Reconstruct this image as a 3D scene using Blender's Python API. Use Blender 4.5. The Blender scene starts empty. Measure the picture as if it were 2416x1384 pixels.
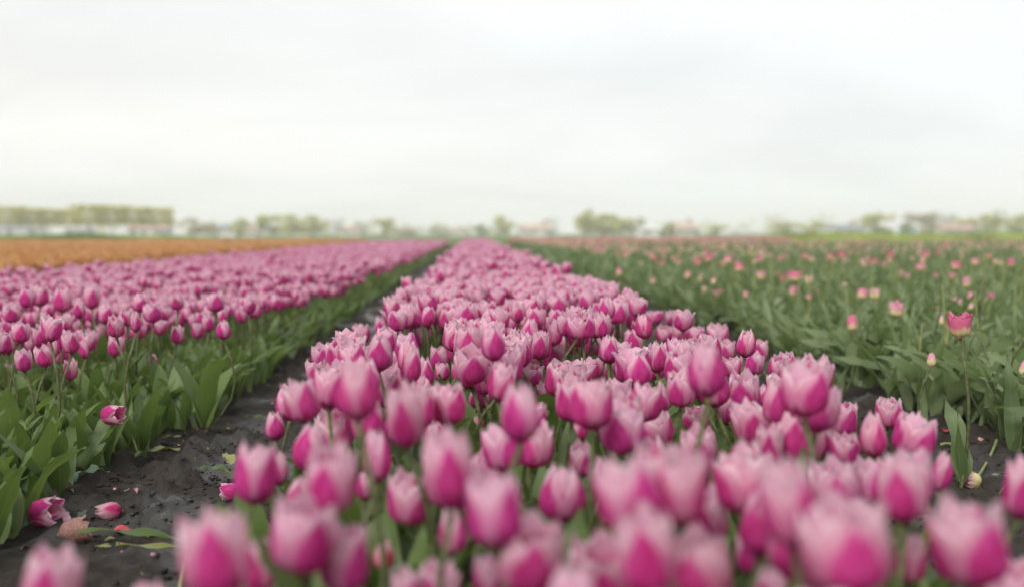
import bpy, math, random
import numpy as np
from mathutils import Vector, Matrix, Euler

random.seed(7)
rng = np.random.default_rng(11)
SC = bpy.context.scene
COL = SC.collection
R = math.radians

# ------------------------------------------------------------------ camera
PW, PH = 2416.0, 1384.0            # frame the measurements were taken in
FPX = 2684.0                       # focal length in those units
CAMZ = 0.62
YAW, PITCH = 2.03, 3.03
cam_data = bpy.data.cameras.new('camera')
cam = bpy.data.objects.new('camera', cam_data)
COL.objects.link(cam)
cam.location = (0, 0, CAMZ)
cam.rotation_euler = Euler((R(90 - PITCH), R(0.12), R(-YAW)), 'XYZ')
cam_data.sensor_width = 36
cam_data.lens = 36 * FPX / PW
cam_data.clip_start = 0.02
cam_data.clip_end = 3000
cam_data.dof.use_dof = True
cam_data.dof.focus_distance = 2.75
cam_data.dof.aperture_fstop = 2.0
SC.camera = cam

# ------------------------------------------------------------------ light
SUN_EL, SUN_AZ = 43.0, 212.0       # elevation, compass bearing of the sun (0 = +Y)
world = bpy.data.worlds.new('World')
SC.world = world
world.use_nodes = True
wn, wl = world.node_tree.nodes, world.node_tree.links
wn.clear()
w_out = wn.new('ShaderNodeOutputWorld')
w_bg = wn.new('ShaderNodeBackground')
w_sky = wn.new('ShaderNodeTexSky')
w_sky.sky_type = 'NISHITA'
w_sky.sun_disc = False
w_sky.sun_elevation = R(SUN_EL)
w_sky.sun_rotation = R(SUN_AZ)
w_sky.air_density = 1.0
w_sky.dust_density = 2.0
w_bg.inputs['Strength'].default_value = 0.10
w_tc = wn.new('ShaderNodeTexCoord')
w_sep = wn.new('ShaderNodeSeparateXYZ')
wl.new(w_tc.outputs['Generated'], w_sep.inputs[0])
def wmath(op, a, b=None):
    n = wn.new('ShaderNodeMath'); n.operation = op
    for i, v in enumerate((a, b)):
        if v is None: continue
        if isinstance(v, (int, float)): n.inputs[i].default_value = v
        else: wl.new(v, n.inputs[i])
    return n.outputs[0]
w_zz = wmath('ADD', wmath('ABSOLUTE', w_sep.outputs[2]), 0.22)
w_cmb = wn.new('ShaderNodeCombineXYZ')
wl.new(wmath('DIVIDE', w_sep.outputs[0], w_zz), w_cmb.inputs[0])
wl.new(wmath('DIVIDE', w_sep.outputs[1], w_zz), w_cmb.inputs[1])
def wnoise(scale, detail, rough, off):
    m = wn.new('ShaderNodeMapping'); m.inputs['Location'].default_value = off
    m.inputs['Rotation'].default_value = (0, 0, R(25)); m.inputs['Scale'].default_value = (1.0, 1.5, 1.0)
    wl.new(w_cmb.outputs[0], m.inputs[0])
    n = wn.new('ShaderNodeTexNoise'); n.inputs['Scale'].default_value = scale
    n.inputs['Detail'].default_value = detail; n.inputs['Roughness'].default_value = rough
    n.inputs['Distortion'].default_value = 0.4
    wl.new(m.outputs[0], n.inputs['Vector'])
    return n.outputs['Fac']
def wramp(fac, stops):
    r = wn.new('ShaderNodeValToRGB'); wl.new(fac, r.inputs[0])
    e = r.color_ramp.elements
    e[0].position, e[0].color = stops[0][0], (*stops[0][1], 1)
    e[1].position, e[1].color = stops[1][0], (*stops[1][1], 1)
    for p, c in stops[2:]:
        k = e.new(p); k.color = (*c, 1)
    return r.outputs[0]
# a bright overcast: cool thin cloud and warmer thick cloud, broken by a few grey streaks
w_body = wramp(wnoise(0.34, 3, .5, (3.1, 0.4, 0)), [(.40, (5.6, 5.74, 5.76)), (.60, (5.84, 5.79, 5.60))])
w_str = wramp(wnoise(.85, 5, .55, (0.7, 5.2, 0)), [(.34, (.905, .91, .91)), (.58, (1.015, 1.015, 1.015))])
w_mul = wn.new('ShaderNodeMix'); w_mul.data_type = 'RGBA'; w_mul.blend_type = 'MULTIPLY'
w_mul.inputs[0].default_value = 1.0
wl.new(w_body, w_mul.inputs[6]); wl.new(w_str, w_mul.inputs[7])
w_mix = wn.new('ShaderNodeMix'); w_mix.data_type = 'RGBA'
w_mix.inputs[0].default_value = 0.965
wl.new(w_sky.outputs[0], w_mix.inputs[6]); wl.new(w_mul.outputs[2], w_mix.inputs[7])
wl.new(w_mix.outputs[2], w_bg.inputs['Color'])
wl.new(w_bg.outputs[0], w_out.inputs[0])

sun_d = bpy.data.lights.new('sun', 'SUN')
sun_d.energy = 1.5
sun_d.angle = R(22)
sun_d.color = (1.0, 0.96, 0.90)
sun = bpy.data.objects.new('sun', sun_d)
COL.objects.link(sun)
sv = Vector((math.sin(R(SUN_AZ)) * math.cos(R(SUN_EL)), math.cos(R(SUN_AZ)) * math.cos(R(SUN_EL)), math.sin(R(SUN_EL))))
sun.rotation_euler = sv.to_track_quat('Z', 'Y').to_euler()
sun.location = (-6, -8, 10)

SC.view_settings.view_transform = 'Standard'
SC.view_settings.look = 'None'
SC.view_settings.exposure = 0.85
SC.view_settings.gamma = 1.0
SC.view_settings.use_curve_mapping = False
SC.render.engine = 'CYCLES'
SC.cycles.use_denoising = True
try: SC.cycles.denoiser = 'OPENIMAGEDENOISE'
except Exception: pass
SC.cycles.max_bounces = 8
SC.cycles.diffuse_bounces = 4
SC.cycles.transmission_bounces = 4
SC.cycles.volume_bounces = 2
SC.cycles.caustics_reflective = False
SC.cycles.caustics_refractive = False

# ------------------------------------------------------------------ measuring helpers
_a, _b = R(YAW), R(PITCH)
CF = np.array([math.sin(_a) * math.cos(_b), math.cos(_a) * math.cos(_b), -math.sin(_b)])
CR = np.array([math.cos(_a), -math.sin(_a), 0.0])
CU = np.cross(CR, CF)
CP = np.array([0, 0, CAMZ])
def at(px, py, d):
    return CP + CF * d + CR * ((px - PW / 2) / FPX * d) + CU * ((PH / 2 - py) / FPX * d)
def at_z(px, py, z):
    v = CF + CR * ((px - PW / 2) / FPX) + CU * ((PH / 2 - py) / FPX)
    return CP + v * ((z - CAMZ) / v[2])
def proj(p):
    q = np.asarray(p, float) - CP
    d = q @ CF
    return PW / 2 + FPX * (q @ CR) / d, PH / 2 - FPX * (q @ CU) / d, d

# ------------------------------------------------------------------ value noise
def _hash(ix, iy, s):
    h = (ix.astype(np.int64) * 374761393 + iy.astype(np.int64) * 668265263 + s * 982451653) & 0x7fffffff
    h = ((h ^ (h >> 13)) * 1274126177) & 0x7fffffff
    return ((h ^ (h >> 16)) & 0xffff) / 65535.0
def vnoise(x, y, s=0):
    ix, iy = np.floor(x), np.floor(y)
    fx, fy = x - ix, y - iy
    fx, fy = fx * fx * (3 - 2 * fx), fy * fy * (3 - 2 * fy)
    a, b = _hash(ix, iy, s), _hash(ix + 1, iy, s)
    c, d = _hash(ix, iy + 1, s), _hash(ix + 1, iy + 1, s)
    return (a * (1 - fx) + b * fx) * (1 - fy) + (c * (1 - fx) + d * fx) * fy
def fbm(x, y, o=4, s=0):
    v, a, t = 0, 1, 0
    for i in range(o):
        v = v + a * vnoise(x * 2 ** i, y * 2 ** i, s + i); t += a; a *= .5
    return v / t

DIPS = []                          # shallow puddled hollows on the path
for _px, _py, _ra, _rb, _dz in ((585, 945, .07, .24, .014), (345, 1105, .075, .13, .012)):
    _q = at_z(_px, _py, 0); DIPS.append((_q[0], _q[1], _ra, _rb, _dz))
def ground_z(x, y):
    x = np.asarray(x, float); y = np.asarray(y, float)
    near = np.clip((14 - np.abs(y)) / 4, 0, 1)
    rough = (fbm(x * 4.2, y * 4.2, 5, 3) - .5) * .060
    lump = np.clip(fbm(x * 17, y * 17, 3, 21) - .52, 0, 1) * .17
    smear = np.clip(fbm(x * 2.1 + 5, y * 1.3, 2, 40) - .45, 0, .3) / .3       # trodden, smoother stretches
    rough = rough + (fbm(x * 55, y * 55, 2, 61) - .5) * .010
    z = rough * (1 - .55 * smear) + lump * (1 - .85 * smear) - .01 * smear
    for qx, qy, ra, rb, dz in DIPS:
        z = z - dz * np.exp(-((x - qx) / ra) ** 2 - ((y - qy) / rb) ** 2)
    bed = np.clip((np.abs(x - .155) < .40) * 1.0, 0, 1)
    return z * near + bed * .02

# ------------------------------------------------------------------ materials
def new_mat(name):
    m = bpy.data.materials.new(name); m.use_nodes = True
    nt = m.node_tree; nt.nodes.clear()
    return m, nt.nodes, nt.links
class NB:
    """small node-building helper"""
    def __init__(s, name):
        s.m, s.n, s.l = new_mat(name)
        s.out = s.n.new('ShaderNodeOutputMaterial')
    def put(s, sock, v):
        if isinstance(v, (int, float)): sock.default_value = v
        elif isinstance(v, tuple): sock.default_value = (*v, 1) if len(v) == 3 and sock.type == 'RGBA' else v
        else: s.l.new(v, sock)
    def math(s, op, a, b=None, c=None, clamp=False):
        k = s.n.new('ShaderNodeMath'); k.operation = op; k.use_clamp = clamp
        for i, v in enumerate((a, b, c)):
            if v is not None: s.put(k.inputs[i], v)
        return k.outputs[0]
    def mix(s, f, a, b, mode='MIX'):
        k = s.n.new('ShaderNodeMix'); k.data_type = 'RGBA'; k.blend_type = mode
        s.put(k.inputs[0], f); s.put(k.inputs[6], a); s.put(k.inputs[7], b)
        return k.outputs[2]
    def attr(s, name):
        k = s.n.new('ShaderNodeAttribute'); k.attribute_name = name
        p = s.n.new('ShaderNodeSeparateXYZ'); s.l.new(k.outputs['Vector'], p.inputs[0])
        return p.outputs
    def noise(s, vec, scale, detail=3, rough=.5, out='Fac'):
        k = s.n.new('ShaderNodeTexNoise'); k.inputs['Scale'].default_value = scale
        k.inputs['Detail'].default_value = detail; k.inputs['Roughness'].default_value = rough
        if vec is not None: s.l.new(vec, k.inputs['Vector'])
        return k.outputs[out]
    def comb(s, x, y, z):
        k = s.n.new('ShaderNodeCombineXYZ')
        for i, v in enumerate((x, y, z)): s.put(k.inputs[i], v)
        return k.outputs[0]
    def smooth(s, v, lo, hi):
        k = s.n.new('ShaderNodeMapRange'); k.interpolation_type = 'SMOOTHSTEP'
        s.put(k.inputs[0], v); s.put(k.inputs[1], lo); s.put(k.inputs[2], hi)
        return k.outputs[0]
    def ramp(s, f, stops):
        r = s.n.new('ShaderNodeValToRGB'); s.l.new(f, r.inputs[0])
        e = r.color_ramp.elements
        for i, (p, c) in enumerate(stops):
            k = e[i] if i < 2 else e.new(p)
            k.position = p; k.color = (*c, 1)
        return r.outputs[0]
    def bsdf(s, col, rough=.6, spec=.3, bump=None, bump_s=.3, bump_d=.01):
        k = s.n.new('ShaderNodeBsdfPrincipled')
        s.put(k.inputs['Base Color'], col); s.put(k.inputs['Roughness'], rough)
        s.put(k.inputs['Specular IOR Level'], spec)
        if bump is not None:
            b = s.n.new('ShaderNodeBump'); b.inputs['Strength'].default_value = bump_s
            b.inputs['Distance'].default_value = bump_d
            s.l.new(bump, b.inputs['Height']); s.l.new(b.outputs[0], k.inputs['Normal'])
        return k.outputs[0]
    def leafy(s, col, tcol, amount, **kw):
        t = s.n.new('ShaderNodeBsdfTranslucent'); s.put(t.inputs[0], tcol)
        x = s.n.new('ShaderNodeMixShader'); x.inputs[0].default_value = amount
        s.l.new(s.bsdf(col, **kw), x.inputs[1]); s.l.new(t.outputs[0], x.inputs[2])
        return x.outputs[0]
    def done(s, sh):
        s.l.new(sh, s.out.inputs['Surface']); return s.m
    def objcolor(s):
        k = s.n.new('ShaderNodeObjectInfo')
        p = s.n.new('ShaderNodeSeparateColor'); s.l.new(k.outputs['Color'], p.inputs[0])
        return p.outputs, k.outputs['Random']

# petal attribute pc: x = across (-1..1), y = along (0..1), z = random; pt: x = tone, y = inner petal (0/1), z = extra
def petal_material():
    b = NB('pink_petal')
    u, v, r = b.attr('pc'); tone, inner, _x = b.attr('pt')
    oc, rnd = b.objcolor()
    T = b.math('ADD', tone, b.math('MULTIPLY', b.math('SUBTRACT', oc[0], .5), 2.0))
    seed = b.math('ADD', b.math('MULTIPLY', r, 31.7), b.math('MULTIPLY', rnd, 17.0))
    vec = b.comb(b.math('MULTIPLY', u, 5.0), b.math('MULTIPLY', v, 1.1), seed)
    streak = b.math('SUBTRACT', b.noise(vec, 1.6, 3, .6), .5)
    vt = b.math('ADD', b.math('SUBTRACT', .93, b.math('MULTIPLY', inner, .36)), b.math('MULTIPLY', T, .14))
    W = b.math('ADD', b.math('SUBTRACT', .73, b.math('MULTIPLY', inner, .20)), b.math('MULTIPLY', T, .28))
    rel = b.math('POWER', b.math('DIVIDE', v, vt, clamp=False), 2.3)
    width = b.math('MULTIPLY', W, b.math('SUBTRACT', 1.0, rel))
    d = b.math('ADD', b.math('SUBTRACT', width, b.math('ABSOLUTE', u)), b.math('MULTIPLY', streak, .58))
    flame = b.smooth(d, -.18, .15)
    base = b.smooth(v, .22, .03)                             # the pigment runs together at the base
    flame = b.math('MAXIMUM', flame, b.math('MULTIPLY', base, .95))
    blot = b.noise(b.comb(b.math('MULTIPLY', u, 2.0), b.math('MULTIPLY', v, 2.2), seed), 1.5, 2, .5)
    pale = b.mix(b.smooth(v, .35, 1.0), (.77, .29, .49), (.87, .56, .68))
    pale = b.mix(b.math('MULTIPLY', b.smooth(blot, .5, .75), .45), pale, (.74, .20, .41))
    edge = b.smooth(b.math('ADD', b.math('ABSOLUTE', u), b.math('MULTIPLY', v, .9)), 1.30, 1.75)
    pale = b.mix(b.math('MULTIPLY', edge, .85), pale, (.93, .82, .84))
    deep = b.mix(b.smooth(blot, .35, .7), (.60, .042, .26), (.71, .085, .36))
    deep = b.mix(b.smooth(v, .16, .0), deep, (.34, .04, .15))
    col = b.mix(flame, pale, deep)
    hue = b.math('MULTIPLY', oc[1], 1.0)
    hs = b.n.new('ShaderNodeHueSaturation')
    b.put(hs.inputs['Hue'], b.math('ADD', .5, b.math('MULTIPLY', b.math('SUBTRACT', oc[1], .5), .12)))
    b.put(hs.inputs['Value'], b.math('ADD', .93, b.math('MULTIPLY', rnd, .12)))
    b.put(hs.inputs['Color'], col)
    col = hs.outputs[0]
    fine = b.noise(b.comb(b.math('MULTIPLY', u, 16.0), b.math('MULTIPLY', v, 2.0), seed), 1.5, 2, .5)
    return b.done(b.leafy(col, col, .44, rough=.58, spec=.16, bump=fine, bump_s=.6, bump_d=.003))

def vari_petal_material():
    """rose petals over a yellow base; object / vertex tone slides from cream-yellow to red"""
    b = NB('rose_yellow_petal')
    u, v, r = b.attr('pc'); tone, inner, _x = b.attr('pt')
    oc, rnd = b.objcolor()
    T = b.math('ADD', tone, b.math('SUBTRACT', oc[0], .5))
    vec = b.comb(b.math('MULTIPLY', u, 4.0), b.math('MULTIPLY', v, 1.2), b.math('MULTIPLY', r, 29.0))
    n = b.math('SUBTRACT', b.noise(vec, 1.5, 3, .6), .5)
    e = b.math('ADD', b.math('SUBTRACT', v, b.math('MULTIPLY', b.math('ABSOLUTE', u), .18)), b.math('MULTIPLY', n, .3))
    top = b.smooth(e, b.math('SUBTRACT', .30, b.math('MULTIPLY', T, .5)), b.math('SUBTRACT', .62, b.math('MULTIPLY', T, .5)))
    rose = b.mix(b.smooth(T, -.15, .3), (.78, .42, .52), (.68, .12, .27))
    col = b.mix(top, (.78, .70, .36), rose)
    col = b.mix(b.math('MULTIPLY', b.smooth(b.math('ABSOLUTE', u), .72, 1.0), .6), col, (.80, .50, .52))
    return b.done(b.leafy(col, col, .3, rough=.55, spec=.2))

def orange_petal_material():
    b = NB('orange_petal')
    u, v, r = b.attr('pc')
    col = b.ramp(r, [(0, (.54, .20, .06)), (.4, (.63, .29, .10)), (.8, (.69, .41, .18)), (1, (.36, .12, .05))])
    col = b.mix(b.smooth(v, .6, 1.0), col, (.72, .44, .21))
    return b.done(b.leafy(col, col, .3, rough=.6, spec=.15))

def leaf_material(name, dark, light, edgec, amount=.3):
    b = NB(name)
    u, v, r = b.attr('pc')
    oc, rnd = b.objcolor()
    rr = b.math('FRACT', b.math('ADD', r, rnd))
    col = b.mix(rr, dark, light)
    vein = b.noise(b.comb(b.math('MULTIPLY', u, 14.0), b.math('MULTIPLY', v, .8), b.math('MULTIPLY', rr, 40.0)), 1.2, 2, .5)
    col = b.mix(b.math('MULTIPLY', b.smooth(vein, .42, .68), .35), col, light)
    mid = b.smooth(b.math('ABSOLUTE', u), .10, .0)
    col = b.mix(b.math('MULTIPLY', mid, .35), col, edgec)
    col = b.mix(b.math('MULTIPLY', b.smooth(b.math('ABSOLUTE', u), .88, 1.0), .35), col, edgec)
    blot = b.noise(b.comb(u, b.math('MULTIPLY', v, 4.0), b.math('MULTIPLY', rr, 23.0)), 1.3, 3, .6)
    tip = b.math('MULTIPLY', b.smooth(v, .82, 1.0), b.smooth(blot, .55, .7))
    col = b.mix(b.math('MULTIPLY', tip, .6), col, (.22, .19, .08))
    tc = b.mix(.5, col, (.26, .38, .06))
    return b.done(b.leafy(col, tc, amount, rough=b.math('ADD', .34, b.math('MULTIPLY', vein, .2)), spec=.42, bump=vein, bump_s=.3, bump_d=.002))

def plain_material(name, col, rough=.7, spec=.25, var=.25, scale=6.0, col2=None):
    b = NB(name)
    t = b.n.new('ShaderNodeTexCoord')
    n = b.noise(t.outputs['Object'], scale, 4, .6)
    c2 = col2 or tuple(min(1, c * (1 + var)) for c in col)
    c = b.mix(b.smooth(n, .3, .7), tuple(k * (1 - var) for k in col), c2)
    return b.done(b.bsdf(c, rough, spec, bump=n, bump_s=.25))

M_PINK = petal_material()
M_VARI = vari_petal_material()
M_ORANGE = orange_petal_material()
M_LEAF = leaf_material('tulip_leaf', (.058, .105, .032), (.135, .205, .055), (.22, .29, .11), .38)
M_LEAF2 = leaf_material('topped_tulip_leaf', (.105, .158, .066), (.215, .272, .135), (.29, .34, .18), .38)
M_LEAFDRY = leaf_material('wilted_leaf', (.19, .22, .08), (.30, .30, .12), (.36, .34, .18), .2)
M_LEAFBLUE = leaf_material('bluish_leaf', (.045, .085, .060), (.085, .135, .095), (.14, .19, .14), .15)
M_STEM = plain_material('tulip_stem', (.085, .10, .045), .5, .3, .3, 30, (.12, .135, .05))
M_STEMY = plain_material('pale_stem', (.24, .27, .10), .5, .3, .2, 30)
M_CORE = plain_material('pistil', (.30, .32, .10), .6, .2, .2, 60)

def mud_material():
    b = NB('wet_mud')
    t = b.n.new('ShaderNodeTexCoord'); P = t.outputs['Object']
    n1 = b.noise(P, 2.3, 5, .6); n2 = b.noise(P, 38, 5, .65); n3 = b.noise(P, 150, 3, .6)
    sp = b.n.new('ShaderNodeSeparateXYZ'); b.l.new(P, sp.inputs[0])
    track = b.math('MULTIPLY', b.smooth(b.math('ABSOLUTE', b.math('ADD', sp.outputs[0], .58)), .26, .06), .11)
    wet = b.smooth(b.math('ADD', b.noise(P, 2.6, 3, .55), track), .50, .66)
    col = b.mix(b.smooth(n2, .3, .7), (.019, .016, .014), (.044, .037, .031))
    col = b.mix(b.math('MULTIPLY', b.smooth(n1, .4, .7), .5), col, (.052, .045, .038))
    col = b.mix(b.math('MULTIPLY', wet, .5), col, (.018, .017, .017))
    rough = b.math('SUBTRACT', .92, b.math('MULTIPLY', wet, b.math('ADD', .40, b.math('MULTIPLY', n2, .25))))
    h = b.math('ADD', b.math('MULTIPLY', n2, .7), b.math('MULTIPLY', n3, .3))
    k = b.n.new('ShaderNodeBsdfPrincipled')
    b.put(k.inputs['Base Color'], col); b.put(k.inputs['Roughness'], rough); b.put(k.inputs['Specular IOR Level'], b.math('ADD', .14, b.math('MULTIPLY', wet, .36)))
    bp = b.n.new('ShaderNodeBump'); bp.inputs['Distance'].default_value = .012
    b.put(bp.inputs['Strength'], b.math('SUBTRACT', .85, b.math('MULTIPLY', wet, .35)))
    b.l.new(h, bp.inputs['Height']); b.l.new(bp.outputs[0], k.inputs['Normal'])
    return b.done(k.outputs[0])
M_MUD = mud_material()
M_GRASS = plain_material('grass', (.085, .150, .030), .9, .1, .35, .25, (.14, .21, .045))
M_BANK = plain_material('bank_grass', (.14, .20, .03), .9, .1, .35, .8, (.21, .28, .05))
M_PLAIN = plain_material('far_plain', (.12, .17, .05), .9, .1, .3, .02, (.17, .21, .07))
M_BARK = plain_material('bark', (.12, .10, .075), .9, .1, .3, 3)
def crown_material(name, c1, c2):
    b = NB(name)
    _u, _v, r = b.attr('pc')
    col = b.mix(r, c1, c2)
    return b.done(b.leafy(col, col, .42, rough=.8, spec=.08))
M_CROWN = {'clipped': crown_material('spring_lime_leaves', (.52, .50, .11), (.66, .62, .19)),  # crown colours lifted above real foliage; the background's overexposed brightness is painted in
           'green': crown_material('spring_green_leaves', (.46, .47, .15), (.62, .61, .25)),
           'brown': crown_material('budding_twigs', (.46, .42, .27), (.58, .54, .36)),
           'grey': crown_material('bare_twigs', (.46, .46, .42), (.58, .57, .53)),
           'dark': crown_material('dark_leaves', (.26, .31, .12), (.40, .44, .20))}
def painted(name, c): return plain_material(name, c, .7, .2, .06, 1.5)
M_WALL_W = painted('white_wall', (.74, .72, .68)); M_WALL_B = plain_material('brick_wall', (.36, .24, .18), .85, .15, .2, 2)
M_WALL_C = painted('cream_wall', (.62, .56, .46))
M_ROOF_R = plain_material('red_roof', (.50, .38, .32), .8, .15, .15, 2); M_ROOF_G = plain_material('grey_roof', (.26, .27, .29), .7, .2, .15, 2)
M_ROOF_P = plain_material('pinkish_roof', (.44, .30, .25), .8, .15, .15, 2)
M_GLASS = painted('window_glass', (.10, .13, .16)); M_GLASS.node_tree.nodes
M_DOOR = painted('door_paint', (.12, .20, .16)); M_BLUE = painted('blue_paint', (.22, .36, .50)); M_TYRE = painted('rubber', (.03, .03, .03))

# ------------------------------------------------------------------ mesh building
def mesh_from(name, V, T, mats, pc=None, pt=None, smooth=True, mat_idx=None):
    me = bpy.data.meshes.new(name)
    V = np.asarray(V, np.float32).reshape(-1, 3); T = np.asarray(T, np.int32).reshape(-1, 3)
    me.vertices.add(len(V)); me.vertices.foreach_set('co', V.ravel())
    me.loops.add(T.size); me.loops.foreach_set('vertex_index', T.ravel())
    me.polygons.add(len(T))
    me.polygons.foreach_set('loop_start', np.arange(0, T.size, 3, dtype=np.int32))
    try: me.polygons.foreach_set('loop_total', np.full(len(T), 3, np.int32))
    except Exception: pass
    me.polygons.foreach_set('use_smooth', np.full(len(T), smooth, bool))
    for m in (mats if isinstance(mats, (list, tuple)) else [mats]): me.materials.append(m)
    if mat_idx is not None: me.polygons.foreach_set('material_index', np.asarray(mat_idx, np.int32))
    for nm, arr in (('pc', pc), ('pt', pt)):
        if arr is not None:
            a = me.attributes.new(nm, 'FLOAT_VECTOR', 'POINT')
            a.data.foreach_set('vector', np.asarray(arr, np.float32).ravel())
    me.update(); me.validate()
    return me
def link(name, me, parent=None, loc=None):
    o = bpy.data.objects.new(name, me); COL.objects.link(o)
    if parent: o.parent = parent
    if loc is not None: o.location = loc
    return o
def tag(o, label=None, cat=None, group=None, kind=None):
    if label: o['label'] = label
    if cat: o['category'] = cat
    if group: o['group'] = group
    if kind: o['kind'] = kind
    return o

def grid_tris(nu, nv):
    t = []
    w = nu + 1
    for j in range(nv):
        for i in range(nu):
            a = j * w + i
            t += [(a, a + 1, a + w + 1), (a, a + w + 1, a + w)]
    return np.array(t)

class Tpl:                       # a template: verts, tris, pc, pt
    def __init__(s, V, T, pc, pt=None):
        s.V, s.T, s.pc = np.asarray(V, float), np.asarray(T, int), np.asarray(pc, float)
        s.pt = np.zeros_like(s.V) if pt is None else np.asarray(pt, float)
def join(tpls):
    V, T, pc, pt, o = [], [], [], [], 0
    for t in tpls:
        V.append(t.V); T.append(t.T + o); pc.append(t.pc); pt.append(t.pt); o += len(t.V)
    return Tpl(np.vstack(V), np.vstack(T), np.vstack(pc), np.vstack(pt))

FORMS = {   # radius profile along v
 'bud':    ([0, .08, .25, .45, .70, .88, 1], [.14, .57, .94, 1.0, .85, .64, .40]),
 'cup':    ([0, .07, .22, .45, .70, .88, 1], [.14, .62, .94, 1.0, .98, .94, .90]),
 'open':   ([0, .07, .22, .45, .70, .88, 1], [.14, .55, .86, .97, 1.02, 1.06, 1.12]),
}
FORM_R = {'bud': .36, 'cup': .405, 'open': .46}
def petal(form, k, nu, nv, rg, fringe=1.0, tone=0.0):
    """petal k of 6 (even: outer, odd: inner); head one unit tall, standing on z = 0"""
    inner = k % 2
    vs = np.linspace(0, 1, nv + 1) ** .9
    us = np.linspace(-1, 1, nu + 1)
    rx, ry = FORMS[form]
    RR = .96 * FORM_R[form] * (.90 if inner else 1.0) * rg.uniform(.96, 1.05)
    a0 = k * math.pi / 3 + rg.normal(0, .07)
    hgt = (1.0 if inner else .95) * rg.uniform(.94, 1.04)
    wx = [0, .1, .3, .55, .78, .92, 1.0]
    wy = [.40, .72, 1.0, .99, .83, .58, .28] if not inner else [.40, .70, .96, 1.0, .92, .72, .38]
    phi_m = R(66 if not inner else 60)
    lean = rg.normal(.01, .055); pinch = rg.uniform(-.02, .10); wob = rg.uniform(0, 6.28, 3); wa = rg.uniform(.01, .035)
    V, pc = [], []
    rn = rg.random()
    for v in vs:
        r0 = np.interp(v, rx, ry) * RR * (1 + lean * v)
        ph = phi_m * np.interp(v, wx, wy)
        for u in us:
            ang = a0 + u * ph
            r = r0 * (1 + .05 * (1 - u * u) - pinch * (abs(u) ** 3) * (0.4 + v) + (.03 if not inner else 0))
            r *= 1 + wa * math.sin(2.4 * u + wob[0]) * v + wa * .8 * math.sin(7 * v + wob[1] + 1.5 * u)
            z = hgt * v * (1 + .02 * math.sin(3 * u + wob[2]) * v)
            # shoulders fall back from the tip, the rim is nicked
            z -= hgt * .10 * abs(u) ** 2 * max(0, v - .55) / .45
            if v > .72:
                q = (v - .72) / .28
                z += fringe * rg.normal(0, .042) * q * hgt
                r *= 1 + fringe * rg.normal(0, .055) * q
            z = z if v > .12 else hgt * (v * .75 + 0)
            V.append((r * math.cos(ang), r * math.sin(ang), z)); pc.append((u, v, rn))
    V = np.array(V)
    pt = np.zeros((len(V), 3)); pt[:, 0] = tone; pt[:, 1] = inner
    return Tpl(V, grid_tris(nu, nv), pc, pt)

def tube(pts, rad, n=6, cap=True, r2=None):
    pts = np.asarray(pts, float); m = len(pts)
    rs = np.linspace(rad, rad if r2 is None else r2, m)
    V, pc = [], []
    for i, p in enumerate(pts):
        t = pts[min(i + 1, m - 1)] - pts[max(i - 1, 0)]; t /= np.linalg.norm(t) + 1e-9
        a = np.cross(t, (0.3, 1, 0.2)); a /= np.linalg.norm(a); b = np.cross(t, a)
        for k in range(n):
            w = 2 * math.pi * k / n
            V.append(p + rs[i] * (a * math.cos(w) + b * math.sin(w))); pc.append((k / n, i / (m - 1), .5))
    T = []
    for i in range(m - 1):
        for k in range(n):
            a, b = i * n + k, i * n + (k + 1) % n
            T += [(a, b, b + n), (a, b + n, a + n)]
    if cap:
        for base in (0, (m - 1) * n):
            for k in range(1, n - 1): T.append((base, base + k, base + k + 1))
    return Tpl(V, T, pc)

def leaf(L, W, a0, bend, nseg, ncol, rg, fold=.25, wave=.0, twist=0.0, curl=0.0):
    """strap leaf growing from the origin towards +X and up; a0 = angle from vertical at the base, bend = added by the tip"""
    us = np.linspace(-1, 1, ncol + 1)
    V, pc = [], []
    p = np.zeros(3); rn = rg.random()
    side = rg.normal(0, .08)
    ph = rg.uniform(0, 6.28)
    for j in range(nseg + 1):
        t = j / nseg
        a = a0 + bend * t ** 1.6
        d = np.array([math.sin(a), side * t, math.cos(a)])
        if j: p = p + d * L / nseg
        nrm = np.array([-math.cos(a), 0, math.sin(a)])
        w = W * (math.sin(math.pi * (.10 + .90 * t) ** .80) ** .75 if t < 1 else .04) * (1 if t > .12 else .75)
        tw = twist * t
        sd = np.array([0, math.cos(tw), 0]) + nrm * math.sin(tw)
        for u in us:
            f = fold * (1 - .6 * t)
            q = p + sd * (u * w * .5) + nrm * (abs(u) * w * .5 * f)
            q = q + nrm * (wave * W * math.sin(ph + t * 13 + (2.2 if u > 0 else 0)) * abs(u) ** 2)
            V.append(q); pc.append((u, t, rn))
    return Tpl(V, grid_tris(ncol, nseg), pc)

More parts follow.
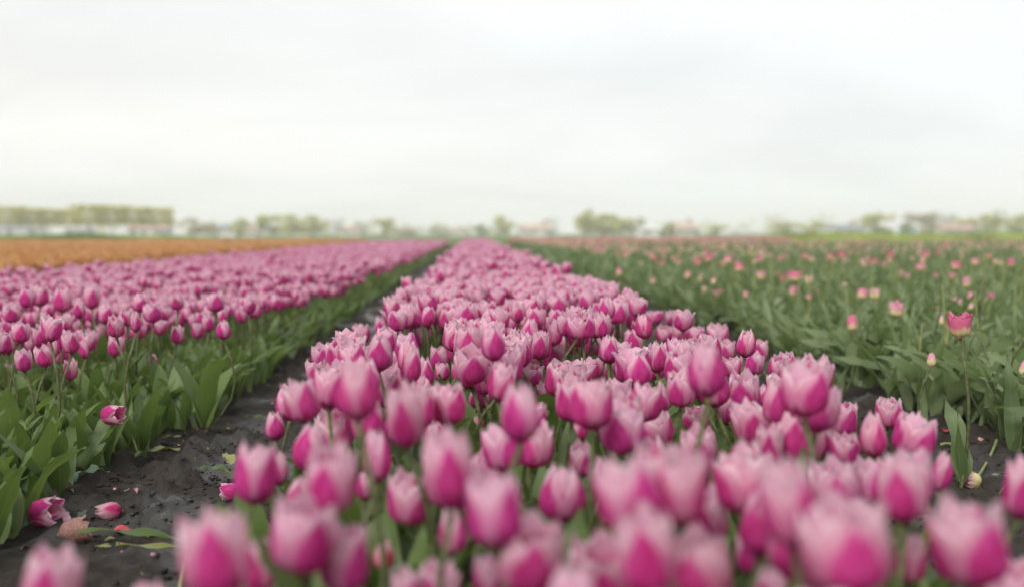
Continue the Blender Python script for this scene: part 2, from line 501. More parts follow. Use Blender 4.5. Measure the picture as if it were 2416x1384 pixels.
def rotz(a):
    c, s = np.cos(a), np.sin(a); z = np.zeros_like(c); o = np.ones_like(c)
    return np.stack([np.stack([c, -s, z], -1), np.stack([s, c, z], -1), np.stack([z, z, o], -1)], -2)
def rotx(a):
    c, s = np.cos(a), np.sin(a); z = np.zeros_like(c); o = np.ones_like(c)
    return np.stack([np.stack([o, z, z], -1), np.stack([z, c, -s], -1), np.stack([z, s, c], -1)], -2)
def scatter(tpls, P, rz, tilt, scale, tone=None):
    """many placed copies of templates merged into arrays"""
    n = len(P); idx = rng.integers(0, len(tpls), n)
    V, T, pc, pt, off = [], [], [], [], 0
    M = rotz(rz) @ rotx(tilt)
    if np.ndim(scale) == 1: scale = np.repeat(scale[:, None], 3, 1)
    rr = rng.random(n)
    for k, t in enumerate(tpls):
        s = np.where(idx == k)[0]
        if not len(s): continue
        loc = t.V[None] * scale[s][:, None, :]
        W = np.einsum('nij,nvj->nvi', M[s], loc) + P[s][:, None]
        V.append(W.reshape(-1, 3))
        T.append((t.T[None] + (np.arange(len(s)) * len(t.V))[:, None, None] + off).reshape(-1, 3))
        q = np.repeat(t.pc[None], len(s), 0); q[:, :, 2] = (q[:, :, 2] + rr[s][:, None]) % 1.0
        pc.append(q.reshape(-1, 3))
        w = np.repeat(t.pt[None], len(s), 0)
        if tone is not None: w[:, :, 0] += tone[s][:, None]
        pt.append(w.reshape(-1, 3))
        off += len(s) * len(t.V)
    return [np.vstack(V), np.vstack(T), np.vstack(pc), np.vstack(pt)]
def merged(name, packs, mats, parent=None, smooth=True):
    V, T, pc, pt, mi, o = [], [], [], [], [], 0
    for k, (p, m) in enumerate(packs):
        V.append(p[0]); T.append(p[1] + o); pc.append(p[2]); pt.append(p[3]); mi.append(np.full(len(p[1]), m)); o += len(p[0])
    me = mesh_from(name, np.vstack(V), np.vstack(T), mats, np.vstack(pc), np.vstack(pt), smooth, np.concatenate(mi))
    ob = link(name, me, parent)
    ob.color = (.5, .5, .5, 1)
    return ob

# ================================================================== GROUND
def axis(dense0, dense1, step, mid, midstep, far):
    a = list(np.arange(dense0, dense1 + 1e-6, step))
    lo, x, s = [], dense0, step
    while x > -far:
        s = min(s * 1.22, 80); x -= s; lo.append(x)
    hi, x, s = [], a[-1], step
    while x < far:
        s = min(s * 1.22, 80); x += s; hi.append(x)
    return np.array(lo[::-1] + a + hi)
gx = axis(-1.15, 1.75, .016, 0, 0, 620)
gy = axis(.9, 6.0, .018, 0, 0, 620)
X, Y = np.meshgrid(gx, gy)
Z = ground_z(X, Y)
far = np.clip((np.hypot(X, Y) - 14) / 6, 0, 1)
Z = Z * (1 - far) - .02 * far
gme = mesh_from('ground', np.stack([X.ravel(), Y.ravel(), Z.ravel()], 1), grid_tris(len(gx) - 1, len(gy) - 1), M_MUD)
tag(link('ground', gme), kind='structure')

def sheet(name, x0, x1, y0, y1, z, mat):
    V = [(x0, y0, z), (x1, y0, z), (x1, y1, z), (x0, y1, z)]
    return tag(link(name, mesh_from(name, V, [(0, 1, 2), (0, 2, 3)], mat, smooth=False)), kind='structure')
sheet('grass_field', -600, 600, 58, 600, .02, M_GRASS)

# films of water standing in the hollows
M_WATER = NB('puddle_water'); M_WATER = M_WATER.done(M_WATER.bsdf((.022, .022, .024), .30, .32))
for qx, qy, ra, rb, dz in DIPS:
    n_ = 28; a_ = np.linspace(0, 2 * math.pi, n_, endpoint=False)
    w_ = 1 + .25 * np.sin(3 * a_ + qx * 9) + .12 * np.sin(7 * a_)
    V = [(qx, qy, 0)] + [(qx + 1.25 * ra * w_[i] * math.cos(a_[i]), qy + 1.25 * rb * w_[i] * math.sin(a_[i]), 0) for i in range(n_)]
    V = np.array(V); zz = ground_z(V[:, 0], V[:, 1]); V[:, 2] = float(np.percentile(ground_z(qx + ra * rng.uniform(-.7, .7, 200), qy + rb * rng.uniform(-.7, .7, 200)), 34))
    tag(link('puddle', mesh_from('puddle', V, [(0, i + 1, (i + 1) % n_ + 1) for i in range(n_)], M_WATER, smooth=False)), kind='structure')

# clods of mud on the paths
def clod_tpl(rg):
    ph = (1 + 5 ** .5) / 2
    v = np.array([(-1, ph, 0), (1, ph, 0), (-1, -ph, 0), (1, -ph, 0), (0, -1, ph), (0, 1, ph), (0, -1, -ph), (0, 1, -ph), (ph, 0, -1), (ph, 0, 1), (-ph, 0, -1), (-ph, 0, 1)], float)
    v /= np.linalg.norm(v[0]); v *= rg.uniform(.5, 1.4, (12, 1)); v[:, 2] *= .55
    f = [(0, 11, 5), (0, 5, 1), (0, 1, 7), (0, 7, 10), (0, 10, 11), (1, 5, 9), (5, 11, 4), (11, 10, 2), (10, 7, 6), (7, 1, 8), (3, 9, 4), (3, 4, 2), (3, 2, 6), (3, 6, 8), (3, 8, 9), (4, 9, 5), (2, 4, 11), (6, 2, 10), (8, 6, 7), (9, 8, 1)]
    return Tpl(v, f, np.zeros((12, 3)) + .5)
nc = 14000
cx = np.where(rng.random(nc) < .62, rng.uniform(-1.0, -.22, nc), rng.uniform(.60, 1.5, nc)); cy = rng.uniform(1.2, 6.5, nc)
keep = fbm(cx * 2.1 + 5, cy * 1.3, 2, 40) < .60
cx, cy = cx[keep], cy[keep]
cs = .002 + .009 * rng.random(len(cx)) ** 4
pk = scatter([clod_tpl(rng) for _ in range(6)], np.stack([cx, cy, ground_z(cx, cy) + cs * .15], 1), rng.uniform(0, 6.28, len(cx)), rng.normal(0, .3, len(cx)), cs)
tag(merged('mud_clods', [(pk, 0)], [M_MUD]), kind='stuff')

# ================================================================== TEMPLATES AND SHARED MESHES
prg = np.random.default_rng(5)
HEADS = {}                                    # form -> list of variants, each six petal meshes
for form in FORMS:
    HEADS[form] = []
    for k in range(7):
        HEADS[form].append([petal(form, i, 6, 9, prg) for i in range(6)])
def petal_meshes(variant, mat, nm='petal'):
    return [mesh_from(nm, t.V, t.T, mat, t.pc, t.pt) for t in variant]
PINK_HEADS = {f: [petal_meshes(v, M_PINK) for v in HEADS[f]] for f in FORMS}
VARI_HEADS = {f: [petal_meshes(v, M_VARI) for v in HEADS[f]] for f in FORMS}
core_t = join([tube([(0, 0, -.02), (0, 0, .05), (0, 0, .34)], .055, 6, True, .03), tube([(0, 0, -.03), (0, 0, .02), (0, 0, .06)], .05, 7, True, .09)])
CORE = mesh_from('bloom', core_t.V, core_t.T, M_CORE, core_t.pc, core_t.pt)
STEMS = []
for k in range(5):
    b_ = prg.normal(0, .10)
    pts = [(b_ * math.sin(t * math.pi) * .35, 0, t) for t in np.linspace(0, 1, 6)]
    t_ = tube([(p[0], p[1], p[2]) for p in pts], .0042, 6, True, .0036)
    STEMS.append(mesh_from('stem', t_.V, t_.T, M_STEM, t_.pc))
def leaf_set(n, seed, L, W, a0, bend, nseg, ncol, wave, twist):
    g = np.random.default_rng(seed)
    return [leaf(g.uniform(*L), g.uniform(*W), R(g.uniform(*a0)), R(g.uniform(*bend)), nseg, ncol, g, fold=g.uniform(.15, .5), wave=g.uniform(0, wave), twist=g.normal(0, twist)) for _ in range(n)]
LEAF_HI = leaf_set(10, 21, (.18, .29), (.040, .080), (4, 24), (8, 66), 8, 2, .12, .5)
LEAF_MESH = [mesh_from('leaf', t.V, t.T, M_LEAF, t.pc) for t in LEAF_HI]
LEAF_LO = leaf_set(8, 22, (.19, .30), (.034, .060), (4, 26), (12, 80), 4, 2, .12, .5)
LEAF_FAR = leaf_set(6, 23, (.19, .30), (.05, .08), (6, 28), (15, 70), 2, 1, .0, .5)
TOP_HI = leaf_set(16, 31, (.18, .36), (.034, .066), (3, 36), (5, 85), 8, 2, .34, 1.3)
TOP_MESH = [mesh_from('leaf', t.V, t.T, M_LEAF2, t.pc) for t in TOP_HI]
TOP_LO = leaf_set(14, 32, (.18, .36), (.034, .064), (3, 34), (5, 85), 6, 2, .34, 1.3)
TOP_FAR = leaf_set(6, 33, (.24, .38), (.06, .10), (8, 40), (15, 80), 2, 1, .0, .6)

def empty(name, loc, rz=0.0):
    o = bpy.data.objects.new(name, None); COL.objects.link(o)
    o.location = loc; o.rotation_euler = (0, 0, rz); o.empty_display_size = .03
    return o
def grow(name, heads, base, head, hh, wscale, form, variant, tone, hue, nleaf, leaves, spin, hlean=(0, 0), stem_r=1.0):
    """one rooted tulip: stem from base to head, bloom of six petals, leaves round the foot"""
    root = empty(name, base)
    d = np.asarray(head) - np.asarray(base)
    st = link('stem', STEMS[variant % len(STEMS)], root)
    L = np.linalg.norm(d)
    q = Vector(d).to_track_quat('Z', 'X')
    st.rotation_mode = 'QUATERNION'; st.rotation_quaternion = q; st.scale = (stem_r, stem_r, L)
    bl = link('bloom', CORE, root, d)
    bl.rotation_euler = Euler((hlean[0], hlean[1], spin), 'XYZ')
    bl.scale = (hh * wscale, hh * wscale, hh)
    for me in heads[form][variant % len(heads[form])]:
        p = link('petal', me, bl); p.color = (.5 + tone * .5, .5 + hue, .5, 1)
    a = random.uniform(0, 6.28)
    for i in range(nleaf):
        lf = link('leaf', random.choice(leaves), root, (0, 0, random.uniform(-.005, .03)))
        lf.rotation_euler = (0, 0, a + i * 2.3 + random.uniform(-.5, .5))
        s = random.uniform(.8, 1.12) * min(1, .45 + d[2] * 2.0); lf.scale = (s, s, s)
    return root

# ================================================================== PINK TULIPS
# blooms measured in the picture: centre, top, bottom, width; tone -1 pale .. +1 deep; form b/c/o
MEAS = """
105 1290 1480 125 0 c;335 1372 1500 70 0 c;520 1203 1415 150 0 c;612 1275 1400 75 0 c;596 1045 1190 98 .1 c;655 1062 1145 48 0 b;650 970 1038 47 .3 b
719 992 1113 76 .2 b;775 1045 1212 112 -.1 c;705 1168 1350 145 0 c;812 1232 1400 115 0 c;845 848 996 96 .3 b;775 862 962 80 -.1 c;800 963 1065 80 0 c
722 890 996 72 .1 c;682 905 992 58 .0 b;917 873 965 66 -.1 c;960 906 1056 86 -.2 c;890 1012 1140 64 0 b;963 1107 1236 100 -.3 c;1066 1012 1198 110 -.1 c
1059 902 1004 80 .2 c;1115 815 906 78 .2 c;1150 1050 1155 70 -.1 c;1172 1112 1292 130 -.3 c;1256 998 1105 88 -.1 c;1228 902 1046 92 -.1 b;1322 1098 1233 108 0 b
1246 1222 1400 158 -.1 c;1070 1197 1312 66 -.2 b;1152 1300 1420 70 -.4 c;955 1338 1450 70 -.4 c;1020 1325 1450 100 -.2 c;1428 1266 1425 152 -.4 c
1505 1072 1258 150 -.1 c;1608 1055 1240 112 -.2 c;1396 893 1016 100 -.2 c;1466 957 1072 98 -.1 c;1557 972 1060 86 -.2 c;1363 982 1045 44 -.2 b;1369 1040 1125 58 -.6 c
1506 830 917 64 .4 b;1670 808 941 90 .1 b;1760 875 966 68 .3 c;1714 925 1004 58 .3 b;1648 1005 1116 86 0 c;1826 893 1004 64 .2 b;1897 853 986 108 0 c
1978 945 1030 80 -.1 c;2096 936 1010 62 -.1 c;1875 976 1095 118 -.2 c;1812 1002 1110 56 -.1 c;2060 976 1082 62 -.5 b;2145 974 1082 96 -.3 c;1994 1022 1102 66 .1 c
2058 1080 1192 76 -.1 c;2132 1082 1236 112 .0 c;2211 1066 1162 50 -.1 b;1872 1072 1290 128 -.3 c;1978 1084 1215 110 -.5 c;2010 1172 1402 205 -.4 c;1668 1150 1285 96 -.1 c
1790 1142 1312 104 .9 b;1642 1252 1440 172 -.5 c;1765 1245 1350 66 .3 c;2138 1255 1385 66 0 b;2302 1178 1388 168 0 c;2402 1082 1228 74 .2 c;2400 1320 1470 120 -.6 c
1822 1345 1440 84 -.4 b;1606 872 962 68 -.5 c;1642 960 1015 72 -.4 c;1790 800 853 43 .1 c;1694 763 816 48 -.4 c;1768 828 886 56 .2 c;1830 839 891 43 .1 c
1725 841 891 46 -.1 c;1012 685 739 44 .3 c;927 703 755 33 .2 c;964 650 686 25 .1 c;1125 688 728 34 .1 c;1158 690 726 34 .1 c;1244 702 752 56 .1 c
1200 703 748 40 0 c;1315 697 743 46 0 c;1359 698 733 38 .2 c;1431 698 757 43 .3 b;1287 741 796 60 -.2 o;1376 735 800 66 -.1 c;1198 738 792 58 0 c
1244 752 813 43 -.4 b;1096 717 775 62 0 c;1034 750 795 58 .1 c;972 752 793 58 -.1 o;1106 764 846 62 -.1 c;1166 760 853 54 .2 b;1271 782 847 42 .3 c
1337 780 837 48 -.3 c;1312 810 857 50 .1 c;1390 790 842 58 0 c;966 818 906 48 .6 b;1003 840 916 40 .5 b;893 786 876 62 .7 b;1038 814 872 44 .1 c
1042 858 898 36 -.7 c;1173 850 946 60 -.1 c;1252 855 908 56 -.2 c;1312 853 937 66 .2 c;1390 843 902 68 -.6 c;1450 845 907 52 .1 c;1497 725 779 48 .1 c
1545 732 767 42 .2 o;1583 732 767 30 0 c;1455 762 802 40 -.4 c;1495 776 832 46 .2 c;1564 768 807 46 -.1 c;1605 760 809 40 .1 c;1643 769 809 42 .2 c
1549 806 881 46 .4 b;765 808 866 50 .1 c;742 850 900 46 -.2 o;855 762 812 38 -.1 c;900 745 790 34 0 c;1000 770 815 46 .1 c;930 815 872 52 -.2 c
1130 905 965 52 .4 b;1200 930 985 40 -.3 c;1560 905 975 44 .5 b;1420 1085 1150 44 -.3 b;1710 800 850 44 -.1 c;1860 830 880 40 0 c;1800 905 960 42 .4 b
1940 1010 1070 60 -.2 c;1030 985 1060 48 .3 b;1290 905 950 44 -.3 c;700 1120 1200 60 .2 b;920 975 1040 52 .1 b;860 1100 1180 44 -.2 b
"""
LEFT_MEAS = """
48 757 807 38 .1 c;119 742 804 46 -.1 o;60 676 725 36 .2 c;146 674 736 40 0 c;189 703 749 28 .2 b;272 788 838 37 .1 c;361 830 868 26 .1 b;417 766 810 31 .2 c
467 758 796 30 -.1 c;493 740 780 28 .1 c;527 752 800 34 .2 b;109 811 863 42 .1 c;142 810 858 36 -.2 c;165 845 895 33 .1 c;58 820 874 38 .1 c;26 848 892 30 .3 o
170 778 832 38 0 c;201 798 845 22 .2 b;77 788 830 30 0 c;300 726 768 36 .1 c;248 716 762 34 .1 c;362 712 760 40 .3 c;405 742 770 24 0 c;243 762 800 30 -.5 c
298 765 802 26 -.4 c;275 742 794 38 .1 c;321 730 782 26 -.4 b;30 712 760 40 .2 c;95 670 722 40 -.1 c;216 672 728 34 -.2 c;330 690 735 34 .1 c;420 690 730 32 .1 c
510 690 735 38 -.1 c;585 695 738 30 .1 c;645 695 728 24 0 c;8 775 830 34 .1 c
"""
def parse(t):
    out = []
    for e in t.replace('\n', ';').split(';'):
        e = e.split()
        if len(e) == 6: out.append([float(q) for q in e[:5]] + [{'b': 'bud', 'c': 'cup', 'o': 'open'}[e[5]]])
    return out
TULIPS = []          # dict(x,y,z head base, hh, wsc, form, tone, bed, px,py,d ...)
def add_measured(rows, bed, hmin, hmax, c0, c1):
    for cx_, top, bot, w, tone, form in rows:
        hh = random.uniform(hmin, hmax)
        size = bot - top
        d = hh * FPX / size
        dy = top - 550
        lo, hi = c0 * FPX / dy, c1 * FPX / dy
        d = min(max(d, lo), hi)
        hh = min(max(size * d / FPX, .048), .094)
        p = at(cx_, bot, d)
        wr = w / FPX * d
        wsc = wr / (2 * FORM_R[form] * hh)
        TULIPS.append(dict(p=p, hh=hh, wsc=min(max(wsc, .72), 1.25), form=form, tone=tone, bed=bed, meas=True, d=d, px=cx_, top=top, size=size))
add_measured(parse(MEAS), 'central', .070, .080, .135, .34)
add_measured(parse(LEFT_MEAS), 'left', .060, .068, .20, .42)

def box_of(p, hh, wsc, form):
    px, py, d = proj(p)
    s = hh * FPX / d
    return px, py - s, s, d, s * 2 * FORM_R[form] * wsc
BOX = [(t['px'], t['top'], t['size'], t['d'], t['size'] * .8) for t in TULIPS]
XY = [(t['p'][0], t['p'][1]) for t in TULIPS]
def dart(n_try, x0, x1, y0, y1, r, xy, dens=None):
    """scattered planting positions no closer than r to each other"""
    cell = {}
    def key(x, y): return (int(math.floor(x / r)), int(math.floor(y / r)))
    for x, y in xy: cell.setdefault(key(x, y), []).append((x, y))
    out = []
    for _ in range(n_try):
        x, y = random.uniform(x0, x1), random.uniform(y0, y1)
        if dens and random.random() > dens(x, y): continue
        kx, ky = key(x, y); ok = True
        for i in (-1, 0, 1):
            for j in (-1, 0, 1):
                for q in cell.get((kx + i, ky + j), ()):
                    if (q[0] - x) ** 2 + (q[1] - y) ** 2 < r * r: ok = False; break
        if ok:
            cell.setdefault((kx, ky), []).append((x, y)); out.append((x, y))
    return out
def filler(bed, pts, zmean, zsd, hmin, hmax):
    for x, y in pts:
        form = random.choices(['bud', 'cup', 'open'], [.28, .56, .16])[0]
        hh = random.uniform(hmin, hmax)
        zt = zmean + max(-2.2, min(1.0, random.gauss(0, 1))) * zsd
        p = np.array([x, y, max(zt - hh, .12)])
        wsc = random.uniform(.88, 1.08)
        b = box_of(p, hh, wsc, form)
        bad = False
        if b[3] < .75 and b[1] < PH + 60: continue
        if bed == 'central' and b[3] < 1.6 and b[0] < 560: continue
        for q in BOX:                                     # keep clear of the measured blooms
            ox = min(b[0] + b[4] / 2, q[0] + q[4] / 2) - max(b[0] - b[4] / 2, q[0] - q[4] / 2)
            oy = min(b[1] + b[2], q[1] + q[2]) - max(b[1], q[1])
            if ox > 0 and oy > 0:
                ov = ox * oy / (q[4] * q[2])
                if (b[3] < q[3] + .03 and ov > (.36 if b[3] < 1.9 else .42)) or ov > .95: bad = True; break
        if bed == 'central' and b[0] > 2170 and b[3] < 2.6 and b[1] > 880: continue
        if bed == 'left' and b[1] > 815 - .16 * max(0, b[0]): continue
        if bad and y < 6: continue
        if b[3] < 1.25 and b[1] < PH and random.random() < .25: continue
        TULIPS.append(dict(p=p, hh=hh, wsc=wsc, form=form, tone=random.gauss(0, .34), bed=bed, meas=False, d=b[3], px=b[0], top=b[1], size=b[2]))
CX0, CX1 = -.285, .60
LX0, LX1 = -3.8, -.90
near_c = dart(40000, CX0, CX1 + .03, .55, 6.0, .058, XY)
filler('central', near_c, .372, .030, .066, .078)
near_l = dart(24000, LX0, LX1, 1.6, 6.0, .080, XY, lambda x, y: .55 + .45 * min(1, (-.92 - x) / .35) if x > -1.3 else 1)
filler('left', near_l, .300, .028, .058, .068)

def in_view(t):
    return -40 < t['px'] < PW + 40 and t['top'] < PH - 4 and t['d'] > .3
vis = sorted([t for t in TULIPS if in_view(t)], key=lambda t: -(t['size'] + (25 if t['meas'] else 0)))
SINGLE = vis[:300]
ids = {id(t) for t in SINGLE}
REST = [t for t in TULIPS if id(t) not in ids]
for t in SINGLE:
    p = t['p']
    lean = random.gauss(0, .022)
    bx = p[0] + lean; by = p[1] + random.gauss(0, .012)
    if t['bed'] == 'central': bx = min(max(bx, min(CX0 - .02, p[0] + .08)), max(CX1 + .02, p[0] - .08))
    elif bx > LX1: bx = max(LX1 - random.uniform(0, .05), p[0] - .06)
    base = (bx, by, float(ground_z(bx, by)) - .01)
    side = (p[0] - bx)
    t['lean'] = side
    nl = 3 if (t['d'] < 2.2 or t['bed'] == 'left') else 2
    hl = (random.gauss(0, .11), side * 1.6 + random.gauss(0, .10))
    t['obj'] = grow('pink_tulip', PINK_HEADS, base, p, t['hh'], t['wsc'], t['form'], random.randrange(20), t['tone'],
                    random.gauss(0, .03), nl, LEAF_MESH, random.uniform(0, 6.28), hl)
    if t['meas']:      # turn one outer petal towards the viewer
        [c for c in t['obj'].children if c.name.startswith('bloom')][0].rotation_euler[2] = -math.pi / 2 + random.choice([0, .35, -.35, .6, 1.0]) + random.gauss(0, .12)

# everything of the same kind beyond those: one mass
print('pink singles', len(SINGLE), 'rest near', len(REST), 'central', sum(t['bed'] == 'central' for t in SINGLE), 'dmax', max(t['d'] for t in SINGLE))
srg = np.random.default_rng(9)
def head_tpl(form, nu, nv, stem, fr=.8, ks=range(6)):
    ps = [petal(form, i, nu, nv, srg, fr) for i in ks]
    return join(ps)
MIDH = [head_tpl(f, 3, 5, True) for f in ('bud', 'cup', 'cup', 'open')]
FARH = [head_tpl(f, 2, 3, True, .5, (0, 2, 4, 1)) for f in ('bud', 'cup', 'cup')]
for t in FARH: t.V[:, :2] *= 1.05
stem_t = tube([(0, 0, 0), (0, 0, .5), (0, 0, 1)], .004, 4, False)
packs = []
P = np.array([t['p'] for t in REST]); hh = np.array([t['hh'] for t in REST]); ws = np.array([t['wsc'] for t in REST])
tn = np.array([t['tone'] for t in REST])
packs.append((scatter(MIDH, P, rng.uniform(0, 6.28, len(P)), rng.normal(0, .08, len(P)), np.stack([hh * ws, hh * ws, hh], 1), tn), 0))
Q = P.copy(); Q[:, 2] = 0
packs.append((scatter([stem_t], Q, rng.uniform(0, 6.28, len(P)), np.zeros(len(P)), np.stack([np.ones(len(P)), np.ones(len(P)), P[:, 2]], 1)), 1))
def far_bed(x0, x1, y0, y1, dens, zmean, zsd, hm, tpls, wide=1.0):
    n = int((x1 - x0) * (y1 - y0) * dens)
    x, y = rng.uniform(x0, x1, n), rng.uniform(y0, y1, n)
    h = rng.uniform(hm * .9, hm * 1.1, n)
    z = rng.normal(zmean, zsd, n) - h
    tall = rng.random(n) < .025; z[tall] += .06
    return scatter(tpls, np.stack([x, y, z], 1), rng.uniform(0, 6.28, n), rng.normal(0, .1, n), np.stack([h * wide, h * wide, h], 1), rng.normal(0, .25, n))
END = 46
packs.append((far_bed(CX0, CX1, 6, 14, 120, .365, .03, .072, MIDH), 0))
packs.append((far_bed(CX0, CX1, 14, END, 95, .365, .028, .074, FARH), 0))
packs.append((far_bed(LX0, LX1, 6, 12, 105, .30, .028, .065, MIDH), 0))
packs.append((far_bed(LX0, LX1, 12, END, 75, .30, .028, .072, FARH), 0))
tag(merged('distant_pink_tulips', packs, [M_PINK, M_STEM]), kind='stuff')

# leaves of the pink beds between and beyond the single plants
def leaf_pack(tpls, x0, x1, y0, y1, dens, s0=.8, s1=1.1, zs=1.0, mask=None, z=0.0):
    n = int((x1 - x0) * (y1 - y0) * dens)
    x, y = rng.uniform(x0, x1, n), rng.uniform(y0, y1, n)
    if mask is not None:
        k = mask(x, y); x, y = x[k], y[k]; n = len(x)
    s = rng.uniform(s0, s1, n)
    return scatter(tpls, np.stack([x, y, np.full(n, z)], 1), rng.uniform(0, 6.28, n), rng.normal(0, .12, n), np.stack([s, s, s * zs], 1))
packs = [(leaf_pack(LEAF_HI, CX0 + .02, CX1 - .02, .5, 3.2, 190, .75, 1.05), 0),
         (leaf_pack(LEAF_LO, CX0, CX1, 3.2, 8, 230, .8, 1.1), 0),
         (leaf_pack(LEAF_FAR, CX0, CX1, 8, END, 110, .9, 1.1), 0),
         (leaf_pack(LEAF_HI, -2.2, LX1 - .03, 1.5, 5, 280, .60, .88, mask=lambda x, y: x > -.55 * y - .4), 0),
         (leaf_pack(LEAF_HI, -1.75, LX1 - .04, 1.6, 2.9, 130, .66, .92, mask=lambda x, y: x > -.5 * y - .3), 0),
         (leaf_pack(LEAF_LO, LX0, LX1 + .02, 3.5, 9, 170, .75, .98, mask=lambda x, y: x > -.55 * y - .6), 0),
         (leaf_pack(LEAF_LO, LX1 - .25, LX1 + .03, 4, 16, 230, .75, 1.0), 0),
         (leaf_pack(LEAF_FAR, LX0, LX1 + .02, 9, END, 80, .8, 1.0), 0)]
tag(merged('tulip_foliage', packs, [M_LEAF]), kind='stuff')

# ================================================================== ORANGE FIELD
ork = []
def wedge(x1, slope, extra, y0, y1, n):
    y = np.sqrt(rng.uniform(y0 ** 2, y1 ** 2, n)); x = rng.uniform(0, 1, n)
    lo = -(slope * y + extra)
    return lo + (x1 - lo) * x, y
ORH = [head_tpl('cup', 2, 2, False, .5, (0, 2, 4)) for _ in range(4)]
for n, y0, y1, s in ((5200, 6.5, 16, .068), (9000, 16, 30, .085), (9500, 30, 46, .11)):
    x, y = wedge(-4.1, .56, 1.0, y0, y1, n)
    k = x < -4.1; x, y = x[k], y[k]; m = len(x)
    z = rng.normal(.27, .025, m)
    ork.append((scatter(ORH, np.stack([x, y, z], 1), rng.uniform(0, 6.28, m), rng.normal(0, .2, m), np.full(m, s) * rng.uniform(.85, 1.15, m)), 0))
    m2 = m // 2
    ork.append((scatter(LEAF_FAR, np.stack([x[:m2] + rng.normal(0, .1, m2), y[:m2], np.zeros(m2)], 1), rng.uniform(0, 6.28, m2), rng.normal(0, .15, m2), rng.uniform(.9, 1.15, m2)), 1))
tag(merged('orange_tulip_field', ork, [M_ORANGE, M_LEAF]), kind='stuff')

# ================================================================== FIELD OF TOPPED TULIPS ON THE OTHER SIDE
RX0 = 1.50
def rmask(x, y): return (x > RX0 + .12 * (y < 3.6) + .06 * np.sin(y * 3.1) + .05 * np.sin(y * 7.7)) & (x < .58 * y + .9)
packs = [(leaf_pack(TOP_HI, RX0, 3.4, 1.9, 5, 520, .75, 1.05, mask=rmask), 0),
         (leaf_pack(TOP_LO, RX0, 6, 5, 9, 380, .8, 1.1, mask=rmask), 0),
         (leaf_pack(TOP_LO, RX0, 12, 9, 18, 190, .85, 1.15, mask=rmask), 0),
         (leaf_pack(TOP_FAR, RX0, 28, 18, 47, 80, .9, 1.2, mask=rmask), 0)]
n = 260
sy = np.sqrt(rng.uniform(4, 200, n)); sx = RX0 + rng.uniform(0, 1, n) * (.56 * sy + .6 - RX0); k = sx > RX0; sx, sy = sx[k], sy[k]; n = len(sx)
packs.append((scatter([stem_t], np.stack([sx, sy, np.zeros(n)], 1), rng.uniform(0, 6.28, n), rng.normal(0, .12, n), np.stack([np.ones(n), np.ones(n), rng.uniform(.28, .44, n)], 1)), 1))
tag(merged('topped_tulip_foliage', packs, [M_LEAF2, M_STEMY]), kind='stuff')

# single leafy plants along the near side of that field
PLANTS = []
for x, y in dart(600, RX0 + .08, 2.35, 2.15, 4.6, .17, []):
    if x > RX0 + .75 or x > .5 * y + .35: continue
    if len(PLANTS) >= 60: break
    o = empty('topped_tulip', (x, y, float(ground_z(x, y)) - .01), random.uniform(0, 6.28))
    st = link('stem', STEMS[random.randrange(5)], o); st.scale = (1, 1, random.uniform(.24, .42)); st.rotation_euler = (random.gauss(0, .1), random.gauss(0, .1), 0)
    nl = random.choice([3, 4, 4, 5])
    for i in range(nl):
        l_ = link('leaf', random.choice(TOP_MESH), o, (0, 0, random.uniform(0, .03)))
        s = random.uniform(.85, 1.12); l_.scale = (s, s, s); l_.rotation_euler = (0, 0, i * 2.2 + random.uniform(-.5, .5))
    PLANTS.append((o, x, y, nl))

# blooms left standing in it: centre, top, bottom, width, tone (-1 cream .. 1 red), form
VARI = """
2265 738 800 52 .75 o;2010 743 785 24 .7 b;2113 712 750 34 -.2 c;2033 681 709 24 .2 c;2064 681 710 22 -.3 c;2222 720 752 23 -.7 b;2258 703 727 22 -.6 c;2290 714 736 18 -.9 b
2335 692 718 22 .6 c;1868 642 664 22 .9 c;1878 640 668 26 .6 c;1848 652 668 24 .9 o;1911 652 674 18 -.8 c;1918 666 682 16 -.9 b;1695 683 706 24 .3 c;1655 649 668 16 -1 b;1684 657 677 15 -1 b
1663 676 694 14 -.7 b;1870 676 702 19 .2 c;1925 680 694 24 .1 c;1990 668 682 14 -1 b;2173 622 642 24 .3 c;2255 618 640 22 .8 c;2250 645 664 20 .5 c;1745 621 644 22 .9 c
1717 606 624 18 .6 c;1672 600 620 18 .8 c;1646 610 628 16 .7 c;2280 655 682 17 .1 c;2290 690 716 16 .0 b;2223 755 770 14 -.9 b;2240 757 779 16 .9 c;2412 852 890 20 -.1 b;2195 843 868 18 -.1 b
1795 640 662 20 -.2 c;1780 638 650 20 .1 c;2058 618 632 20 .8 c;2065 612 626 22 .8 c;1955 640 654 18 .1 c;2300 612 630 18 .2 c;2385 612 634 16 .6 c;2128 640 655 16 .1 c;2210 648 662 16 .6 c
1760 690 704 12 .3 b;1908 700 712 12 .2 b;1830 640 652 14 .2 c;1620 640 660 14 .3 b;1460 632 654 13 .2 b;1540 655 672 12 .2 b;1800 655 670 14 .2 c;1960 600 616 18 .8 c;1900 600 614 18 .8 c;1985 596 612 18 .9 c
2140 650 660 16 .2 c;2100 600 614 16 .8 c;2185 596 612 16 .8 c;2330 600 614 16 .8 c;1840 606 618 16 .7 c;1790 608 622 16 .7 c;1700 618 632 14 .8 c;1600 612 626 13 .6 c;1560 618 632 12 .5 c
"""
VT = []
